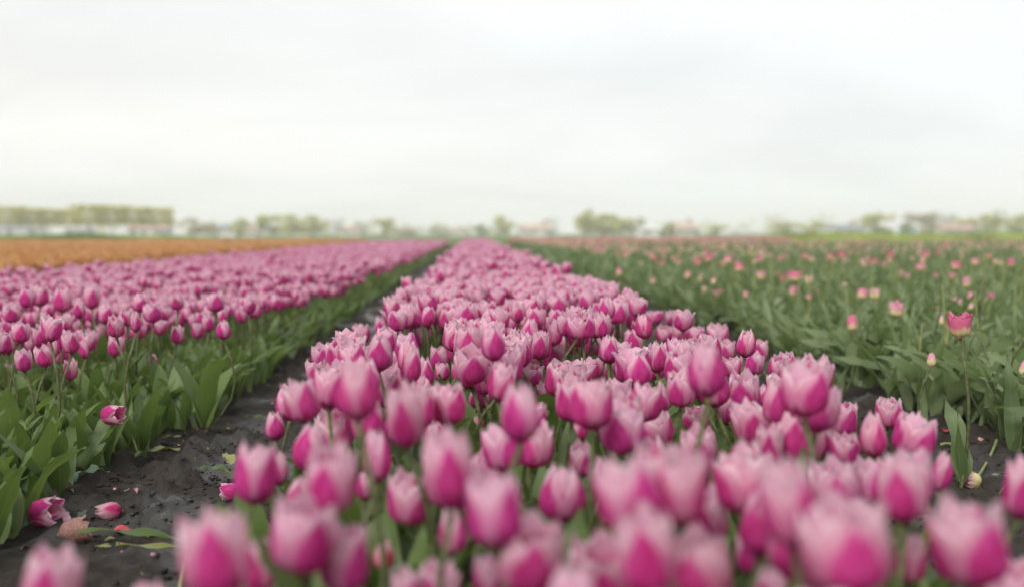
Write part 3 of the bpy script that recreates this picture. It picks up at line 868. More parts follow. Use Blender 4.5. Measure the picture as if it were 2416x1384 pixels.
for cx_, top, bot, w, tone, form in parse(VARI):
    hh_ = random.uniform(.060, .070)
    d = hh_ * FPX / (bot - top)
    d = min(max(d, .15 * FPX / (top - 550)), .36 * FPX / (top - 550))
    hh_ = min(max((bot - top) * d / FPX, .045), .085)
    p = at(cx_, bot, d)
    wsc = min(max(w / FPX * d / (2 * FORM_R[form] * hh_), .75), 1.35)
    bx, by = p[0] + random.gauss(0, .02), p[1] + random.gauss(0, .01)
    o = grow('rose_yellow_tulip', VARI_HEADS, (bx, by, -.005), p, hh_, wsc, form, random.randrange(20), tone * .5, 0, 2 if d < 7 else 1, TOP_MESH, random.uniform(0, 6.28), (random.gauss(0, .1), random.gauss(0, .1)), 1.0)
    VT.append(dict(obj=o, px=cx_, top=top, size=bot - top, tone=tone, form=form, d=d))
# the same kind far off: a rosy haze of blooms thickening towards the end of the field
fv = []
for n, y0, y1, s in ((170, 9, 18, .060), (420, 18, 30, .064), (560, 30, 47, .070)):
    y = np.sqrt(rng.uniform(y0 ** 2, y1 ** 2, n)); f = rng.random(n) ** 1.5
    x = RX0 + .3 + f * (.56 * y - RX0)
    z = rng.normal(.33, .03, n)
    fv.append((scatter([head_tpl(q, 2, 2, False, .4, (0, 2, 4)) for q in ('bud', 'cup', 'cup')], np.stack([x, y, z], 1), rng.uniform(0, 6.28, n), rng.normal(0, .15, n), np.full(n, s), rng.normal(-.08, .24, n)), 0))
tag(merged('distant_rose_tulips', fv, [M_VARI]), kind='stuff')

# ================================================================== BEYOND THE FIELDS
def bank(name, x0, x1, y, w, h, mat, lab):
    xs = np.arange(x0, x1 + .1, 1.0); prof = np.array([(-.5, 0), (-.42, .55), (-.25, .92), (0, 1), (.3, .9), (.5, 0)])
    V = []
    for x in xs:
        hn = h * (1 + .35 * (fbm(np.array(x * .35), np.array(y * .1), 3, 77) - .5))
        hn *= min(1, (x - x0 + .2) / 5, (x1 - x + .2) / 5)
        for q in prof: V.append((x, y + q[0] * w + .3 * math.sin(x * .4), q[1] * hn + float(fbm(np.array(x * 2.3), np.array(q[0] * 7.), 2, 5) - .5) * .08))
    V = np.array(V); me = mesh_from(name, V, grid_tris(len(prof) - 1, len(xs) - 1)[:, ::-1], mat)
    return tag(link(name, me), kind='structure')
bank('grass_bank', 9.5, 70, 52, 3.0, .56, M_BANK, '')
bank('grass_bank', -75, -9, 53, 3.0, .60, M_GRASS, '')
pf = []
n = 4200
x, y = rng.uniform(1.6, 13.5, n), rng.uniform(47.2, 50, n)
pf.append((scatter([head_tpl('cup', 2, 2, False, .4, (0, 2, 4))], np.stack([x, y, rng.normal(.27, .03, n)], 1), rng.uniform(0, 6.28, n), rng.normal(0, .2, n), np.full(n, .10), rng.normal(.1, .2, n)), 0))
pf.append((leaf_pack(TOP_FAR, 1.6, 13.5, 47.2, 50, 40, 1.1, 1.5), 1))
tag(merged('far_rose_tulip_strip', pf, [M_VARI, M_LEAF2]), kind='stuff')

# trees: trunk, limbs and a crown of many leaf-clump faces
def crown_tpl(kind, seed, n):
    g = np.random.default_rng(seed)
    if kind == 'clipped':
        p = g.uniform(-1, 1, (n, 3)); p = np.sign(p) * np.abs(p) ** .8 * np.array([1, .55, .5])
        p[:, 2] += .5 * .0
    else:
        nb = 12 if kind != 'grey' else 16
        c = g.normal(0, .40, (nb, 3)); c[:, 2] = g.uniform(-.7, .75, nb); c[:, :2] *= (1.05 - np.abs(c[:, 2:]) * .6)
        b_ = g.integers(0, nb, n)
        q = g.normal(0, 1, (n, 3)); q /= np.linalg.norm(q, axis=1)[:, None]
        p = c[b_] + q * (.34 if kind != 'grey' else .26) * g.uniform(.4, 1, (n, 1)) ** .4
    p -= (p.max(0) + p.min(0)) / 2; p /= np.abs(p).max(0)
    if kind == 'clipped': p[:, 1] *= .6
    s = (.085 if kind == 'clipped' else .105 if kind != 'grey' else .06) * g.uniform(.6, 1.4, n)
    V, T, pc = [], [], []
    for i in range(n):
        a = g.normal(0, 1, 3); a /= np.linalg.norm(a); b_ = np.cross(a, g.normal(0, 1, 3)); b_ /= np.linalg.norm(b_)
        r = g.random()
        for u, v in ((-1, -.6), (1, -.6), (.7, .8), (-.7, .8)):
            V.append(p[i] + s[i] * (a * u + b_ * v)); pc.append((u, v, r))
        T += [(4 * i, 4 * i + 1, 4 * i + 2), (4 * i, 4 * i + 2, 4 * i + 3)]
    return Tpl(V, T, pc)
CROWNS = {}
for kind, n in (('clipped', 1000), ('green', 520), ('brown', 420), ('grey', 380), ('dark', 520)):
    CROWNS[kind] = []
    for k in range(3):
        t = crown_tpl(kind, 100 + k * 7 + len(kind), n)
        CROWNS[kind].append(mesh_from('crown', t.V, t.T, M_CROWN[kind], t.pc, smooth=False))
def trunk_mesh(seed):
    g = np.random.default_rng(seed)
    ps = [tube([(0, 0, 0), (.03, 0, .5), (0, .02, 1)], .06, 7, True, .035)]
    for i in range(5):
        a = g.uniform(0, 6.28); z = g.uniform(.6, .95)
        ps.append(tube([(0, 0, z), (.18 * math.cos(a), .18 * math.sin(a), z + .25), (.3 * math.cos(a), .3 * math.sin(a), z + .6)], .026, 5, True, .008))
    t = join(ps)
    return mesh_from('trunk', t.V, t.T, M_BARK, t.pc)
TRUNKS = [trunk_mesh(k) for k in range(3)]
TREES = []
def tree(px, top, wpx, kind, bottom, dist, label, group):
    g0 = at_z(px, 560, 0)
    q = at(px, 560, 1.0) - CP; q = q / q[1]
    base = CP + q * dist; base[2] = 0.0
    k = dist / FPX
    ztop = CAMZ + (550 - top) * k; zbot = CAMZ + (550 - bottom) * k; W = wpx * k
    o = empty('clipped_tree' if kind == 'clipped' else 'tree', base, 0 if kind == 'clipped' else random.uniform(0, 6.28)); o.empty_display_size = 1
    tr = link('trunk', random.choice(TRUNKS), o)
    h = zbot + (ztop - zbot) * .30; tr.scale = (max(W * .45, 1.6),) * 2 + (h,)
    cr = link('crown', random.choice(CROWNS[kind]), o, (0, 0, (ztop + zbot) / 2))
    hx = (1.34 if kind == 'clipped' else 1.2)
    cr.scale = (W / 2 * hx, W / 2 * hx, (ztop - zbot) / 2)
    tag(o, label, 'tree', group)
    TREES.append((o, px, kind, top))
KD = {'clipped': 'flat-topped yellow-green tree', 'green': 'rounded light green tree', 'brown': 'brownish budding tree',
      'grey': 'thin bare grey tree', 'dark': 'small dark green tree'}
TREE_ROWS = [
 (22, 486, 62, 'clipped', 530, 190, 'outermost of the lower clipped row'), (72, 490, 62, 'clipped', 531, 190, 'second from the outer end of the lower clipped row'),
 (118, 492, 58, 'clipped', 531, 190, 'third from the outer end of the lower clipped row'), (160, 495, 50, 'clipped', 531, 190, 'lowest one, beside the gap in the clipped row'),
 (212, 483, 66, 'clipped', 529, 175, 'tallest one, first after the gap'), (264, 485, 62, 'clipped', 529, 175, 'second after the gap in the row'),
 (316, 488, 62, 'clipped', 530, 175, 'third after the gap in the row'), (366, 490, 62, 'clipped', 530, 175, 'closing the row beside the open sky'),
 (455, 513, 62, 'brown', 552, 210, 'standing alone just after the clipped row'), (492, 520, 40, 'brown', 552, 215, 'low, between a white house and the clipped row'),
 (568, 515, 46, 'green', 552, 215, 'small, between two white houses'), (640, 508, 62, 'green', 552, 220, 'first of the group of four over the orange field'),
 (692, 506, 58, 'green', 552, 215, 'tallest of the group over the orange field'), (742, 508, 58, 'green', 552, 220, 'third of the group over the orange field'),
 (797, 514, 46, 'grey', 553, 225, 'ending the group over the orange field'), (858, 520, 40, 'grey', 554, 230, 'small, over the end of the side tulip bed'),
 (910, 516, 56, 'green', 553, 235, 'alone among pale houses short of the central bed'), (968, 535, 56, 'brown', 556, 240, 'very low, short of the central bed'),
 (1038, 534, 48, 'brown', 556, 240, 'very low, nearest the end of the side bed'), (1140, 530, 44, 'dark', 556, 240, 'above the end of the central bed'),
 (1186, 510, 50, 'green', 555, 220, 'pointed, just past the end of the central bed'), (1240, 532, 40, 'dark', 556, 235, 'low, beside the long white house'),
 (1298, 514, 44, 'grey', 555, 230, 'behind the long white house'), (1378, 495, 54, 'green', 553, 200, 'tallest of the big clump past the central bed'),
 (1420, 506, 66, 'green', 554, 200, 'middle of the big clump past the central bed'), (1466, 508, 66, 'green', 554, 205, 'fourth part of the big clump, by the white shed'),
 (1505, 514, 44, 'brown', 554, 205, 'over the bright white shed'), (1576, 524, 38, 'green', 556, 215, 'small, between the white shed and the red roof'),
 (1690, 534, 46, 'green', 558, 220, 'small, past the red-roofed house'), (1752, 536, 50, 'grey', 558, 240, 'faint, over the red blooms'),
 (1858, 526, 58, 'green', 557, 225, 'first of the pair before the grey-roofed house'), (1922, 524, 60, 'green', 557, 225, 'second of the pair before the grey-roofed house'),
 (2074, 508, 70, 'green', 556, 200, 'large, just past the grey-roofed house'), (2142, 528, 38, 'dark', 557, 205, 'beside the small blue van'),
 (2182, 504, 84, 'brown', 556, 205, 'wide, behind the small blue van'), (2238, 502, 62, 'grey', 556, 215, 'tall, behind the pink-roofed house'),
 (2292, 518, 64, 'green', 556, 200, 'low, above the pink roof'), (2350, 499, 56, 'green', 556, 195, 'tallest near the outer end of the bank'), (2404, 510, 60, 'green', 556, 200, 'cut by the picture edge over the bank')]
for px, top, w, kind, bot, dist, where in TREE_ROWS:
    tree(px, top, w, kind, bot, dist, KD[kind] + ', ' + where, 'clipped trees in a row' if kind == 'clipped' else 'trees along the horizon')

# the faint wood far behind them reads as one mass
wp = []
for k_ in range(120):
    x_ = rng.uniform(-260, 260); y_ = rng.uniform(330, 380); h_ = rng.uniform(2.4, 4.6) * (1.2 if abs(x_) > 90 else .8)
    t = crown_tpl('brown' if k_ % 3 else 'green', 900 + k_, 60)
    wp.append(scatter([t], np.array([[x_, y_, h_ * .6]]), np.array([rng.uniform(0, 6)]), np.array([0.]), np.array([[rng.uniform(3, 7), rng.uniform(3, 7), h_ * .62]])))
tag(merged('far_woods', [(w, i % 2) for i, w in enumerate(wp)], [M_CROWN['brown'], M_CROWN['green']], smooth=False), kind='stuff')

# houses and sheds
def boxm(x0, x1, y0, y1, z0, z1):
    V = [(x0, y0, z0), (x1, y0, z0), (x1, y1, z0), (x0, y1, z0), (x0, y0, z1), (x1, y0, z1), (x1, y1, z1), (x0, y1, z1)]
    T = [(0, 2, 1), (0, 3, 2), (4, 5, 6), (4, 6, 7), (0, 1, 5), (0, 5, 4), (1, 2, 6), (1, 6, 5), (2, 3, 7), (2, 7, 6), (3, 0, 4), (3, 4, 7)]
    return Tpl(V, T, np.zeros((8, 3)) + .5)
def part(name, tpl, mat, parent): return link(name, mesh_from(name, tpl.V, tpl.T, mat, tpl.pc, smooth=False), parent)
def gable(w, dep, z0, z1, over, thick):
    """pitched roof, ridge along x, with thickness"""
    def shell(e, dz):
        return [(-w / 2 - e, -dep / 2 - e, z0 + dz), (w / 2 + e, -dep / 2 - e, z0 + dz), (w / 2 + e, 0, z1 + dz), (-w / 2 - e, 0, z1 + dz), (w / 2 + e, dep / 2 + e, z0 + dz), (-w / 2 - e, dep / 2 + e, z0 + dz)]
    V = shell(over, thick) + shell(over, 0)
    T = [(0, 1, 2), (0, 2, 3), (3, 2, 4), (3, 4, 5), (6, 8, 7), (6, 9, 8), (9, 10, 8), (9, 11, 10), (0, 6, 7), (0, 7, 1), (4, 10, 11), (4, 11, 5),
         (1, 7, 8), (1, 8, 2), (2, 8, 10), (2, 10, 4), (0, 3, 9), (0, 9, 6), (3, 5, 11), (3, 11, 9)]
    return Tpl(V, T, np.zeros((12, 3)) + .5)
def house(px, top, eave, wpx, dist, wall, roof, label, name='house', chimney=True, nwin=2):
    q = at(px, 560, 1.0) - CP; q = q / q[1]
    base = CP + q * dist; base[2] = 0
    k = dist / FPX; W = wpx * k; zt = max(CAMZ + (550 - top) * k, 1.2); ze = max(CAMZ + (550 - eave) * k, 1.0); dep = max(W * .55, 3.5)
    o = empty(name, base, random.uniform(-.25, .25)); o.empty_display_size = 1
    body = boxm(-W / 2, W / 2, -dep / 2, dep / 2, 0, ze)
    gb = Tpl([(-W / 2 + .01, -dep / 2 + .01, ze), (-W / 2 + .01, dep / 2 - .01, ze), (-W / 2 + .01, 0, zt - .05), (W / 2 - .01, -dep / 2 + .01, ze), (W / 2 - .01, dep / 2 - .01, ze), (W / 2 - .01, 0, zt - .05)], [(0, 2, 1), (3, 4, 5)], np.zeros((6, 3)))
    part('wall', join([body, gb]), wall, o)
    rf = part('roof', gable(W, dep, ze, zt, .3, .15), roof, o)
    if chimney: part('chimney', boxm(W * .22, W * .22 + .6, -.3, .3, (ze + zt) / 2, zt + .7), M_WALL_B, rf)
    hgt = min(1.3, ze * .5)
    for i in range(nwin):
        x = W * (-.34 + .26 * i + (.16 if i >= nwin / 2 else 0))
        fr = part('window', boxm(x - .65, x + .65, -dep / 2 - .06, -dep / 2 - .002, ze * .40, ze * .40 + hgt), M_WALL_W, o)
        part('pane', boxm(x - .55, x + .55, -dep / 2 - .075, -dep / 2 - .062, ze * .40 + .1, ze * .40 + hgt - .1), M_GLASS, fr)
    part('door', boxm(W * .36, W * .36 + .95, -dep / 2 - .05, -dep / 2 - .002, .02, min(2.05, ze * .85)), M_DOOR, o)
    return tag(o, label, 'house' if name == 'house' else name.replace('_', ' '), 'houses and sheds along the horizon')
house(40, 533, 541, 110, 230, M_WALL_W, M_ROOF_G, 'long low white shed under the outermost clipped trees', 'shed', False, 4)
house(190, 538, 546, 60, 215, M_WALL_W, M_ROOF_G, 'small white house at the gap between the clipped trees')
house(352, 532, 541, 90, 210, M_WALL_W, M_ROOF_P, 'wide white house with pinkish roof under the end of the clipped row', nwin=4)
house(488, 532, 543, 44, 235, M_WALL_C, M_ROOF_P, 'cream house right after the brown budding trees')
house(545, 528, 541, 46, 235, M_WALL_W, M_ROOF_G, 'tall white house beside the small green tree')
house(598, 535, 545, 38, 240, M_WALL_W, M_ROOF_P, 'white cottage just before the group of four trees')
house(708, 538, 547, 60, 240, M_WALL_C, M_ROOF_G, 'low cream house beneath the group of four trees')
house(830, 536, 546, 52, 245, M_WALL_W, M_ROOF_P, 'white house beside the small grey tree over the side bed')
house(945, 540, 548, 42, 250, M_WALL_C, M_ROOF_R, 'little cream house with red roof short of the central bed')
house(1082, 542, 549, 40, 260, M_WALL_W, M_ROOF_R, 'tiny house above the gap between the two pink beds')
house(1264, 530, 543, 70, 225, M_WALL_W, M_ROOF_R, 'long white house with red roof just past the central bed', nwin=4)
house(1530, 538, 543, 46, 170, M_WALL_W, M_WALL_W, 'bright white flat shed beside the big tree clump', 'shed', False, 1)
house(1612, 526, 542, 50, 215, M_WALL_C, M_ROOF_R, 'cream house with steep orange-red roof over the topped field')
house(1992, 532, 543, 64, 220, M_WALL_C, M_ROOF_G, 'cream house with grey roof behind the green bank')
house(2252, 533, 546, 80, 195, M_WALL_C, M_ROOF_P, 'broad house with pinkish roof behind the bank, among tall trees', nwin=4)

def van(px, dist, label):
    q = at(px, 560, 1.0) - CP; q = q / q[1]
    base = CP + q * dist; base[2] = .02
    o = empty('van', base, R(98))
    prof = [(-2.4, .35), (-2.4, 1.1), (-1.7, 1.25), (-1.1, 2.0), (2.3, 2.05), (2.4, .35)]
    V = [(x, -.9, z) for x, z in prof] + [(x, .9, z) for x, z in prof]
    n_ = len(prof); T = [(0, i, i + 1) for i in range(1, n_ - 1)] + [(n_, n_ + i + 1, n_ + i) for i in range(1, n_ - 1)]
    for i in range(n_):
        j = (i + 1) % n_; T += [(i, i + n_, j + n_), (i, j + n_, j)]
    part('body', Tpl(V, T, np.zeros((len(V), 3))), M_BLUE, o)
    part('window', boxm(-1.35, -.4, -.93, -.905, 1.25, 1.8), M_GLASS, o)
    for x in (-1.5, 1.5):
        for y in (-.85, .85):
            t = tube([(x, y - .1, .35), (x, y, .35), (x, y + .1, .35)], .35, 12); part('wheel', t, M_TYRE, o)
    tag(o, label, 'van')
van(2140, 260, 'small blue van parked behind the bank among trees')

# ================================================================== FALLEN BLOOMS AND LEAVES ON THE PATHS
def on_ground(px, py, lift=.0):
    p = at_z(px, py, .01); p[2] = float(ground_z(p[0], p[1])) + lift
    return p
def fallen_head(px, py, size, form, tone, yaw, label, mat_heads=PINK_HEADS, hue=0, roll=None, name='fallen_tulip_bloom', core=True):
    p = on_ground(px, py, size * FORM_R[form] * .72)
    o = empty(name, p)
    bl = link('bloom', CORE, o); bl.scale = (size,) * 3
    m = Matrix.Rotation(yaw, 3, 'Z') @ Matrix.Rotation(R(84), 3, 'Y')
    bl.rotation_euler = m.to_euler()
    bl.location = m @ Vector((0, 0, -size * .5))
    for me in mat_heads[form][random.randrange(4)]:
        q = link('petal', me, bl); q.color = (.5 + tone * .5, .5 + hue, .5, 1)
    return tag(o, label, 'fallen bloom')
DRY = [ [mesh_from('petal', t.V, t.T, plain_material('withered_petal', (.20, .085, .085), .7, .2, .4, 25, (.42, .24, .20)), t.pc, t.pt) for t in HEADS[f][1]] for f in ('open',)]
RED_P = plain_material('red_petal', (.42, .03, .05), .5, .3, .3, 40, (.60, .10, .13))
M_PETDRY = plain_material('faded_petal', (.50, .18, .22), .55, .25, .3, 40, (.66, .36, .36))
M_PETYEL = plain_material('yellow_petal', (.55, .45, .20), .6, .2, .25, 30, (.66, .52, .28))
fallen_head(104, 1230, .066, 'open', .7, R(-10), 'deep magenta fallen tulip cup lying open at the foot of the side bed')
fallen_head(173, 1258, .060, 'open', 0, R(25), 'withered brown tulip cup on the mud near a long fallen leaf', {'open': DRY * 4})
fallen_head(256, 1200, .056, 'bud', -.9, R(200), 'pale salmon tulip head lying alone on the bare mud', hue=.16)
fallen_head(663, 843, .060, 'bud', .5, R(-15), 'magenta tulip head lying on the path further along the side bed')
h_ = fallen_head(265, 975, .062, 'cup', .5, R(-25), 'broken magenta bloom caught in the leaves over the path edge')
h_.location = at(265, 975, 2.9); h_['category'] = 'broken bloom'
fallen_head(350, 1035, .050, 'cup', .8, R(60), 'dark crushed bloom under the leaves of the side bed')
fallen_head(546, 1177, .052, 'cup', .9, R(160), 'dark red bloom lying against the rim of the central bed')
fallen_head(2290, 1130, .060, 'bud', -.9, R(215), 'yellow fallen tulip bud with a curved stalk on the far path', VARI_HEADS)
o_ = [o for o in COL.objects if o.name.startswith('fallen_tulip_bloom')][-1]
pp = np.array(o_.location)
def arc(a, c, b, n=7):
    a, b, c = map(np.asarray, (a, b, c))
    return [(1 - t) ** 2 * a + 2 * t * (1 - t) * c + t * t * b for t in np.linspace(0, 1, n)]
e1 = on_ground(2350, 1050, .03) - pp; t_ = tube(arc((.02, .015, 0), e1 * .55 + np.array([.02, 0, .01]), e1), .0036, 6)
part('stem', t_, M_STEMY, o_)

def flat_petal(px, py, L, W, mat, yaw, label, name='fallen_petal', bend=70):
    g = np.random.default_rng(int(px + py))
    t = leaf(L, W, R(62), R(bend), 6, 3, g, fold=.55)
    p = on_ground(px, py, .006)
    o = link(name, mesh_from(name, t.V, t.T, mat, t.pc, t.pt), None, p); o.rotation_euler = (R(g.normal(0, 8)), R(12), yaw); o.color = (.55, .5, .5, 1)
    return tag(o, label, 'fallen petal' if 'petal' in name else 'fallen leaf')
flat_petal(280, 1127, .040, .022, M_PETDRY, R(200), 'small curled pink petal on the mud between two puddles')
flat_petal(268, 1254, .040, .030, RED_P, R(10), 'bright red petal beside the long fallen leaf')
flat_petal(357, 1310, .022, .014, M_PETDRY, R(60), 'tiny pink petal scrap below the long fallen leaf')
flat_petal(460, 1042, .034, .018, M_PETDRY, R(170), 'dull pink petal in the middle of the muddy path')
flat_petal(280, 1042, .030, .020, RED_P, R(120), 'dark pink petal in shade under the side bed leaves')
flat_petal(695, 800, .048, .034, M_PETYEL, R(70), 'yellowish broad petal on the path beyond the magenta head')
flat_petal(372, 1062, .05, .03, M_PETDRY, R(20), 'crumpled purple-pink petals beside the yellowing leaf')
flat_petal(2284, 1048, .060, .045, RED_P, R(150), 'large red and white petal under the drooping leaves')
flat_petal(2312, 1058, .040, .032, M_PETDRY, R(20), 'pink and white torn petal next to the large red petal')
flat_petal(2228, 1015, .045, .03, RED_P, R(70), 'red petal tucked beneath the edge of the topped field')
flat_petal(598, 1222, .045, .03, RED_P, R(40), 'red petal low among the stems of the central bed rim')

def fallen_leaf(px, py, L, W, mat, yaw, label, a0=80, bend=14, lift=.008, wave=.15, fold=.35):
    g = np.random.default_rng(int(px * 3 + py))
    t = leaf(L, W, R(a0), R(bend), 9, 3, g, fold=fold, wave=wave)
    o = link('fallen_leaf', mesh_from('fallen_leaf', t.V, t.T, mat, t.pc, t.pt), None, on_ground(px, py, lift)); o.rotation_euler = (0, 0, yaw)
    return tag(o, label, 'fallen leaf')
fallen_leaf(452, 1285, .235, .034, M_LEAF, R(172), 'long green fallen leaf stretched across the muddy path', 78, 16, .02)
fallen_leaf(455, 1290, .20, .024, M_LEAFDRY, R(176), 'narrow yellowish leaf lying under the long green leaf', 84, 10, .008)
fallen_leaf(318, 1080, .12, .034, M_LEAFDRY, R(8), 'yellowing curled leaf at the foot of the side bed', 70, 30)
fallen_leaf(372, 1030, .075, .022, M_LEAFDRY, R(-10), 'short pale leaf tip above the crushed dark bloom', 72, 24)
fallen_leaf(216, 1068, .055, .024, M_LEAF, R(-12), 'small oval green leaf on the mud under the bed edge', 76, 20)
fallen_leaf(545, 1128, .090, .034, M_LEAF, R(165), 'green leaf drooping from the central bed onto the path', 66, 40, .03)
fallen_leaf(548, 1098, .080, .030, M_LEAFDRY, R(120), 'torn yellow-green leaf beside the central bed rim', 64, 40, .02)
fallen_leaf(632, 1000, .08, .022, M_LEAF, R(175), 'thin leaf pointing over the path from the central rim', 70, 30, .03)
fallen_leaf(175, 1165, .085, .048, M_LEAFBLUE, R(20), 'bluish drooping leaf over the dark foot of the bed', 50, 70, .02)
fallen_leaf(160, 1150, .085, .044, M_LEAFBLUE, R(150), 'second bluish leaf, folded back against the side bed', 46, 80, .02)
fallen_leaf(185, 1215, .035, .016, M_LEAFBLUE, R(80), 'small grey-green leaf scrap near the salmon head', 70, 20)
fallen_leaf(2380, 1120, .06, .012, M_LEAFDRY, R(175), 'thin yellow blade on the far path near the yellow bud', 80, 10)
st_p = on_ground(448, 1290, .015)
o = empty('broken_stem', st_p)
t_ = tube(arc((0, 0, 0), (.0, -.05, .004), on_ground(420, 1400, .012) - st_p, 8), .0034, 6)
part('stem', t_, M_STEMY, o); tag(o, 'thin pale broken stem curving from the long fallen leaf toward the viewer', 'stem')
st_p = on_ground(2218, 1045, .012)
o = empty('broken_stem', st_p)
part('stem', tube(arc((0, 0, 0), (.03, .0, .01), on_ground(2262, 1063, .012) - st_p, 5), .0036, 6), M_STEMY, o); tag(o, 'short straw-coloured stem beside the large red petal', 'stem')
st_p = on_ground(2356, 1165, .012)
o = empty('broken_stem', st_p)
part('stem', tube(arc((0, 0, 0), (.03, .03, .02), on_ground(2396, 1138, .02) - st_p, 5), .0022, 6), M_STEM, o); tag(o, 'thin grey twig on the far path near its lower end', 'twig')

# small late buds low down among the stems
BUDS = [(905, 1268, 1345, 30, 'salmon bud standing low among stems behind the front row'), (945, 1255, 1300, 26, 'tiny salmon bud beside a taller one among the stems'),
        (1205, 1045, 1090, 24, 'small yellowish bud under a square-topped tulip'), (1128, 975, 1020, 26, 'orange-pink bud beside a bare stem in the central bed'),
        (1100, 960, 1000, 22, 'pale peach bud low in the middle of the central bed'), (1670, 1122, 1162, 22, 'bright orange-red bud among front blooms'), (1440, 1225, 1275, 40, 'reddish small bud before a wide dark gap')]
for cx_, top, bot, w, lab in BUDS:
    hh_ = .042; d = hh_ * FPX / (bot - top); p = at(cx_, bot, d)
    if p[2] < .08: 
        d = (CAMZ - .1) / ((bot - 550) / FPX); p = at(cx_, bot, d); hh_ = (bot - top) * d / FPX
    o = grow('tulip_bud', PINK_HEADS, (p[0] + .005, p[1] + .02, 0), p, hh_, .9, 'bud', random.randrange(9), -.9, .30, 1, LEAF_MESH, random.uniform(0, 6), (0, 0), .8)
    tag(o, lab, 'tulip bud', 'late buds in the pink beds')
p = at(307, 760, 3.9)
gb_ = [mesh_from('petal', t.V, t.T, M_LEAF, t.pc, t.pt) for t in HEADS['bud'][2]]
o = grow('tulip_bud', {'bud': [gb_] * 4}, (p[0], p[1], 0), p, .05, .8, 'bud', 2, 0, 0, 1, LEAF_MESH, 1.0)
tag(o, 'single closed green bud among the pink blooms of the side bed', 'tulip bud', 'late buds in the pink beds')

# scraps of petal and leaf trodden into the paths
n = 330
lx = np.where(rng.random(n) < .62, rng.uniform(-1.0, -.25, n), rng.uniform(.62, 1.5, n)); ly = rng.uniform(1.3, 7, n)
for nm, lo, hi, mt in (('petal_litter', 0, 170, M_PETDRY), ('leaf_litter', 170, n, M_LEAFDRY)):
    xx, yy = lx[lo:hi], ly[lo:hi]; m_ = len(xx)
    ts = [leaf(.026, .012, R(66), R(g_), 3, 2, np.random.default_rng(g_), fold=.5) for g_ in (20, 50, 90)]
    pk = scatter(ts, np.stack([xx, yy, ground_z(xx, yy) + .002], 1), rng.uniform(0, 6.28, m_), rng.normal(0, .3, m_), rng.uniform(.3, 1.1, m_))
    tag(merged(nm, [(pk, 0)], [mt]), kind='stuff')

# ================================================================== LABELS FOR THE LOOK-ALIKES
NTH = ['leftmost', 'second from left', 'third from left', 'fourth from left', 'fifth from left', 'sixth from left', 'seventh from left', 'eighth from left', 'ninth from left', 'tenth from left', 'eleventh from left', 'twelfth from left', 'thirteenth from left', 'fourteenth from left', 'fifteenth from left', 'sixteenth from left', 'seventeenth from left']
CNT = {2: 'two', 3: 'three', 4: 'four', 5: 'five', 6: 'six', 7: 'seven', 8: 'eight', 9: 'nine', 10: 'ten', 11: 'eleven', 12: 'twelve'}
def settle(rows, cat):
    """rows: [object, px, label, group]; equal labels get their order from the left"""
    by = {}
    for r in rows: by.setdefault(r[2], []).append(r)
    print('label groups', sorted([(len(v), k) for k, v in by.items()])[-6:])
    for lab, rs in by.items():
        rs.sort(key=lambda r: r[1])
        for i, r in enumerate(rs):
            s = lab
            if len(rs) > 1:
                n_ = len(rs)
                w = NTH[min(i, 16)] if i < n_ - 1 or n_ == 1 else 'rightmost'
                s = f"{lab}, {w}"
            tag(r[0], s, cat, r[3])
rows = []
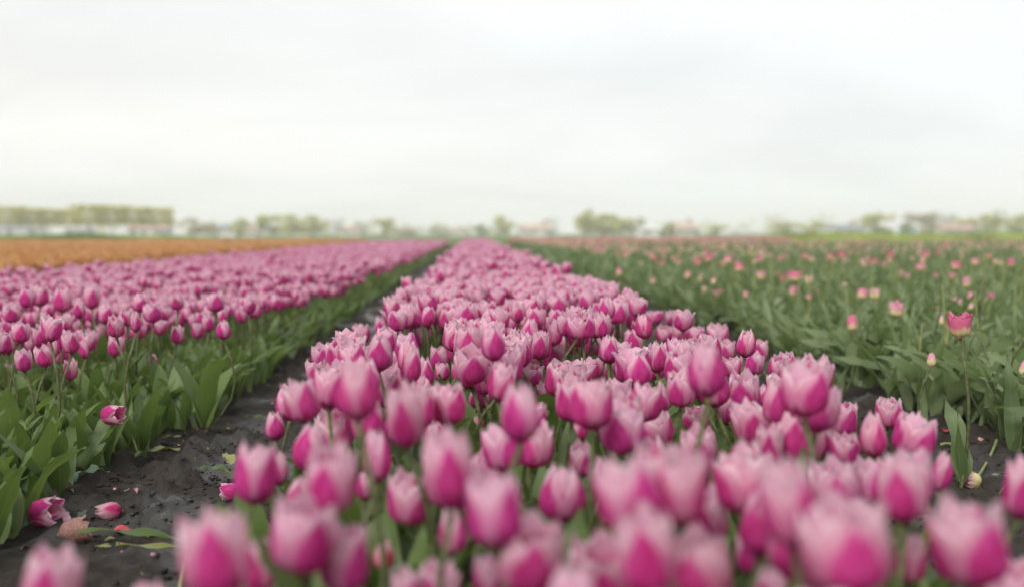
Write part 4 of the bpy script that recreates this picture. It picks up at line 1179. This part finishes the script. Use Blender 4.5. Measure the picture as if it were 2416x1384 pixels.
for t in SINGLE:
    tone = 'pale' if t['tone'] < -.15 else 'magenta' if t['tone'] > .22 else 'pink'
    form = {'bud': 'closed', 'cup': 'cupped', 'open': 'open'}[t['form']]
    ln = ' leaning left' if t['lean'] < -.018 else ' leaning right' if t['lean'] > .018 else ''
    ztop = t['p'][2] + t['hh']
    x, d = t['p'][0], t['d']
    if t['bed'] == 'central':
        st = 'tall ' if ztop > .42 else 'short ' if ztop < .33 else ''
        side = 'left rim' if x < -.10 else 'right rim' if x > .42 else 'middle'
        row = 'blurred front' if d < 1.25 else 'second ranks' if d < 1.75 else 'soft ranks' if d < 2.3 else 'sharp ranks' if d < 2.7 else 'further ranks' if d < 3.1 else 'back ranks'
        where = f"{row}, {side} of central bed"
        grp = 'pink tulips of the central bed'
    else:
        st = 'tall ' if ztop > .33 else 'short ' if ztop < .26 else ''
        side = 'near the path' if x > -1.15 else 'behind the path edge' if x > -1.5 else 'deep inside'
        where = f"left bed {side}"
        grp = 'pink tulips of the left bed'
    rows.append([t['obj'], t['px'], f"{st}{tone} {form} tulip{ln}, {where}", grp])
settle(rows, 'tulip')
rows = []
for t in VT:
    col = 'cream-yellow' if t['tone'] < -.55 else 'pale pink and yellow' if t['tone'] < .15 else 'rose' if t['tone'] < .55 else 'bright red'
    form = {'bud': 'closed', 'cup': 'cupped', 'open': 'wide open'}[t['form']]
    where = 'nearest leaves' if t['top'] > 735 else 'middle distance' if t['top'] > 670 else 'further back' if t['top'] > 632 else 'far part' if t['top'] > 610 else 'far end'
    rows.append([t['obj'], t['px'], f"{col} {form} tulip in the topped green field, {where}", 'blooms left in the topped field'])
settle(rows, 'tulip')
rows = []
for o, x, y, nl in PLANTS:
    px, py, d = proj((x, y, .15))
    where = 'on the path edge' if x < RX0 + .2 else 'just behind the edge' if x < RX0 + .45 else 'inside the field'
    dep = 'nearest' if y < 2.7 else 'second' if y < 3.3 else 'third' if y < 3.9 else 'furthest'
    rows.append([o, px, f"flowerless tulip with {CNT[nl]} leaves {where}, {dep} stretch", 'topped tulips along the right field edge'])
settle(rows, 'plant')

# ================================================================== HAZE
HAZE = 0.0015
if HAZE > 0:
    hb = boxm(-680, 680, -680, 680, -1.2, 14)
    b = NB('haze')
    v = b.n.new('ShaderNodeVolumePrincipled')
    v.inputs['Color'].default_value = (.985, .99, .99, 1); v.inputs['Density'].default_value = HAZE; v.inputs['Anisotropy'].default_value = 0.0
    b.l.new(v.outputs[0], b.out.inputs['Volume'])
    ob = link('haze', mesh_from('haze', hb.V, hb.T, b.m, smooth=False)); tag(ob, kind='stuff')
print('objects', len(bpy.data.objects), 'tris', sum(len(m.polygons) for m in bpy.data.meshes))
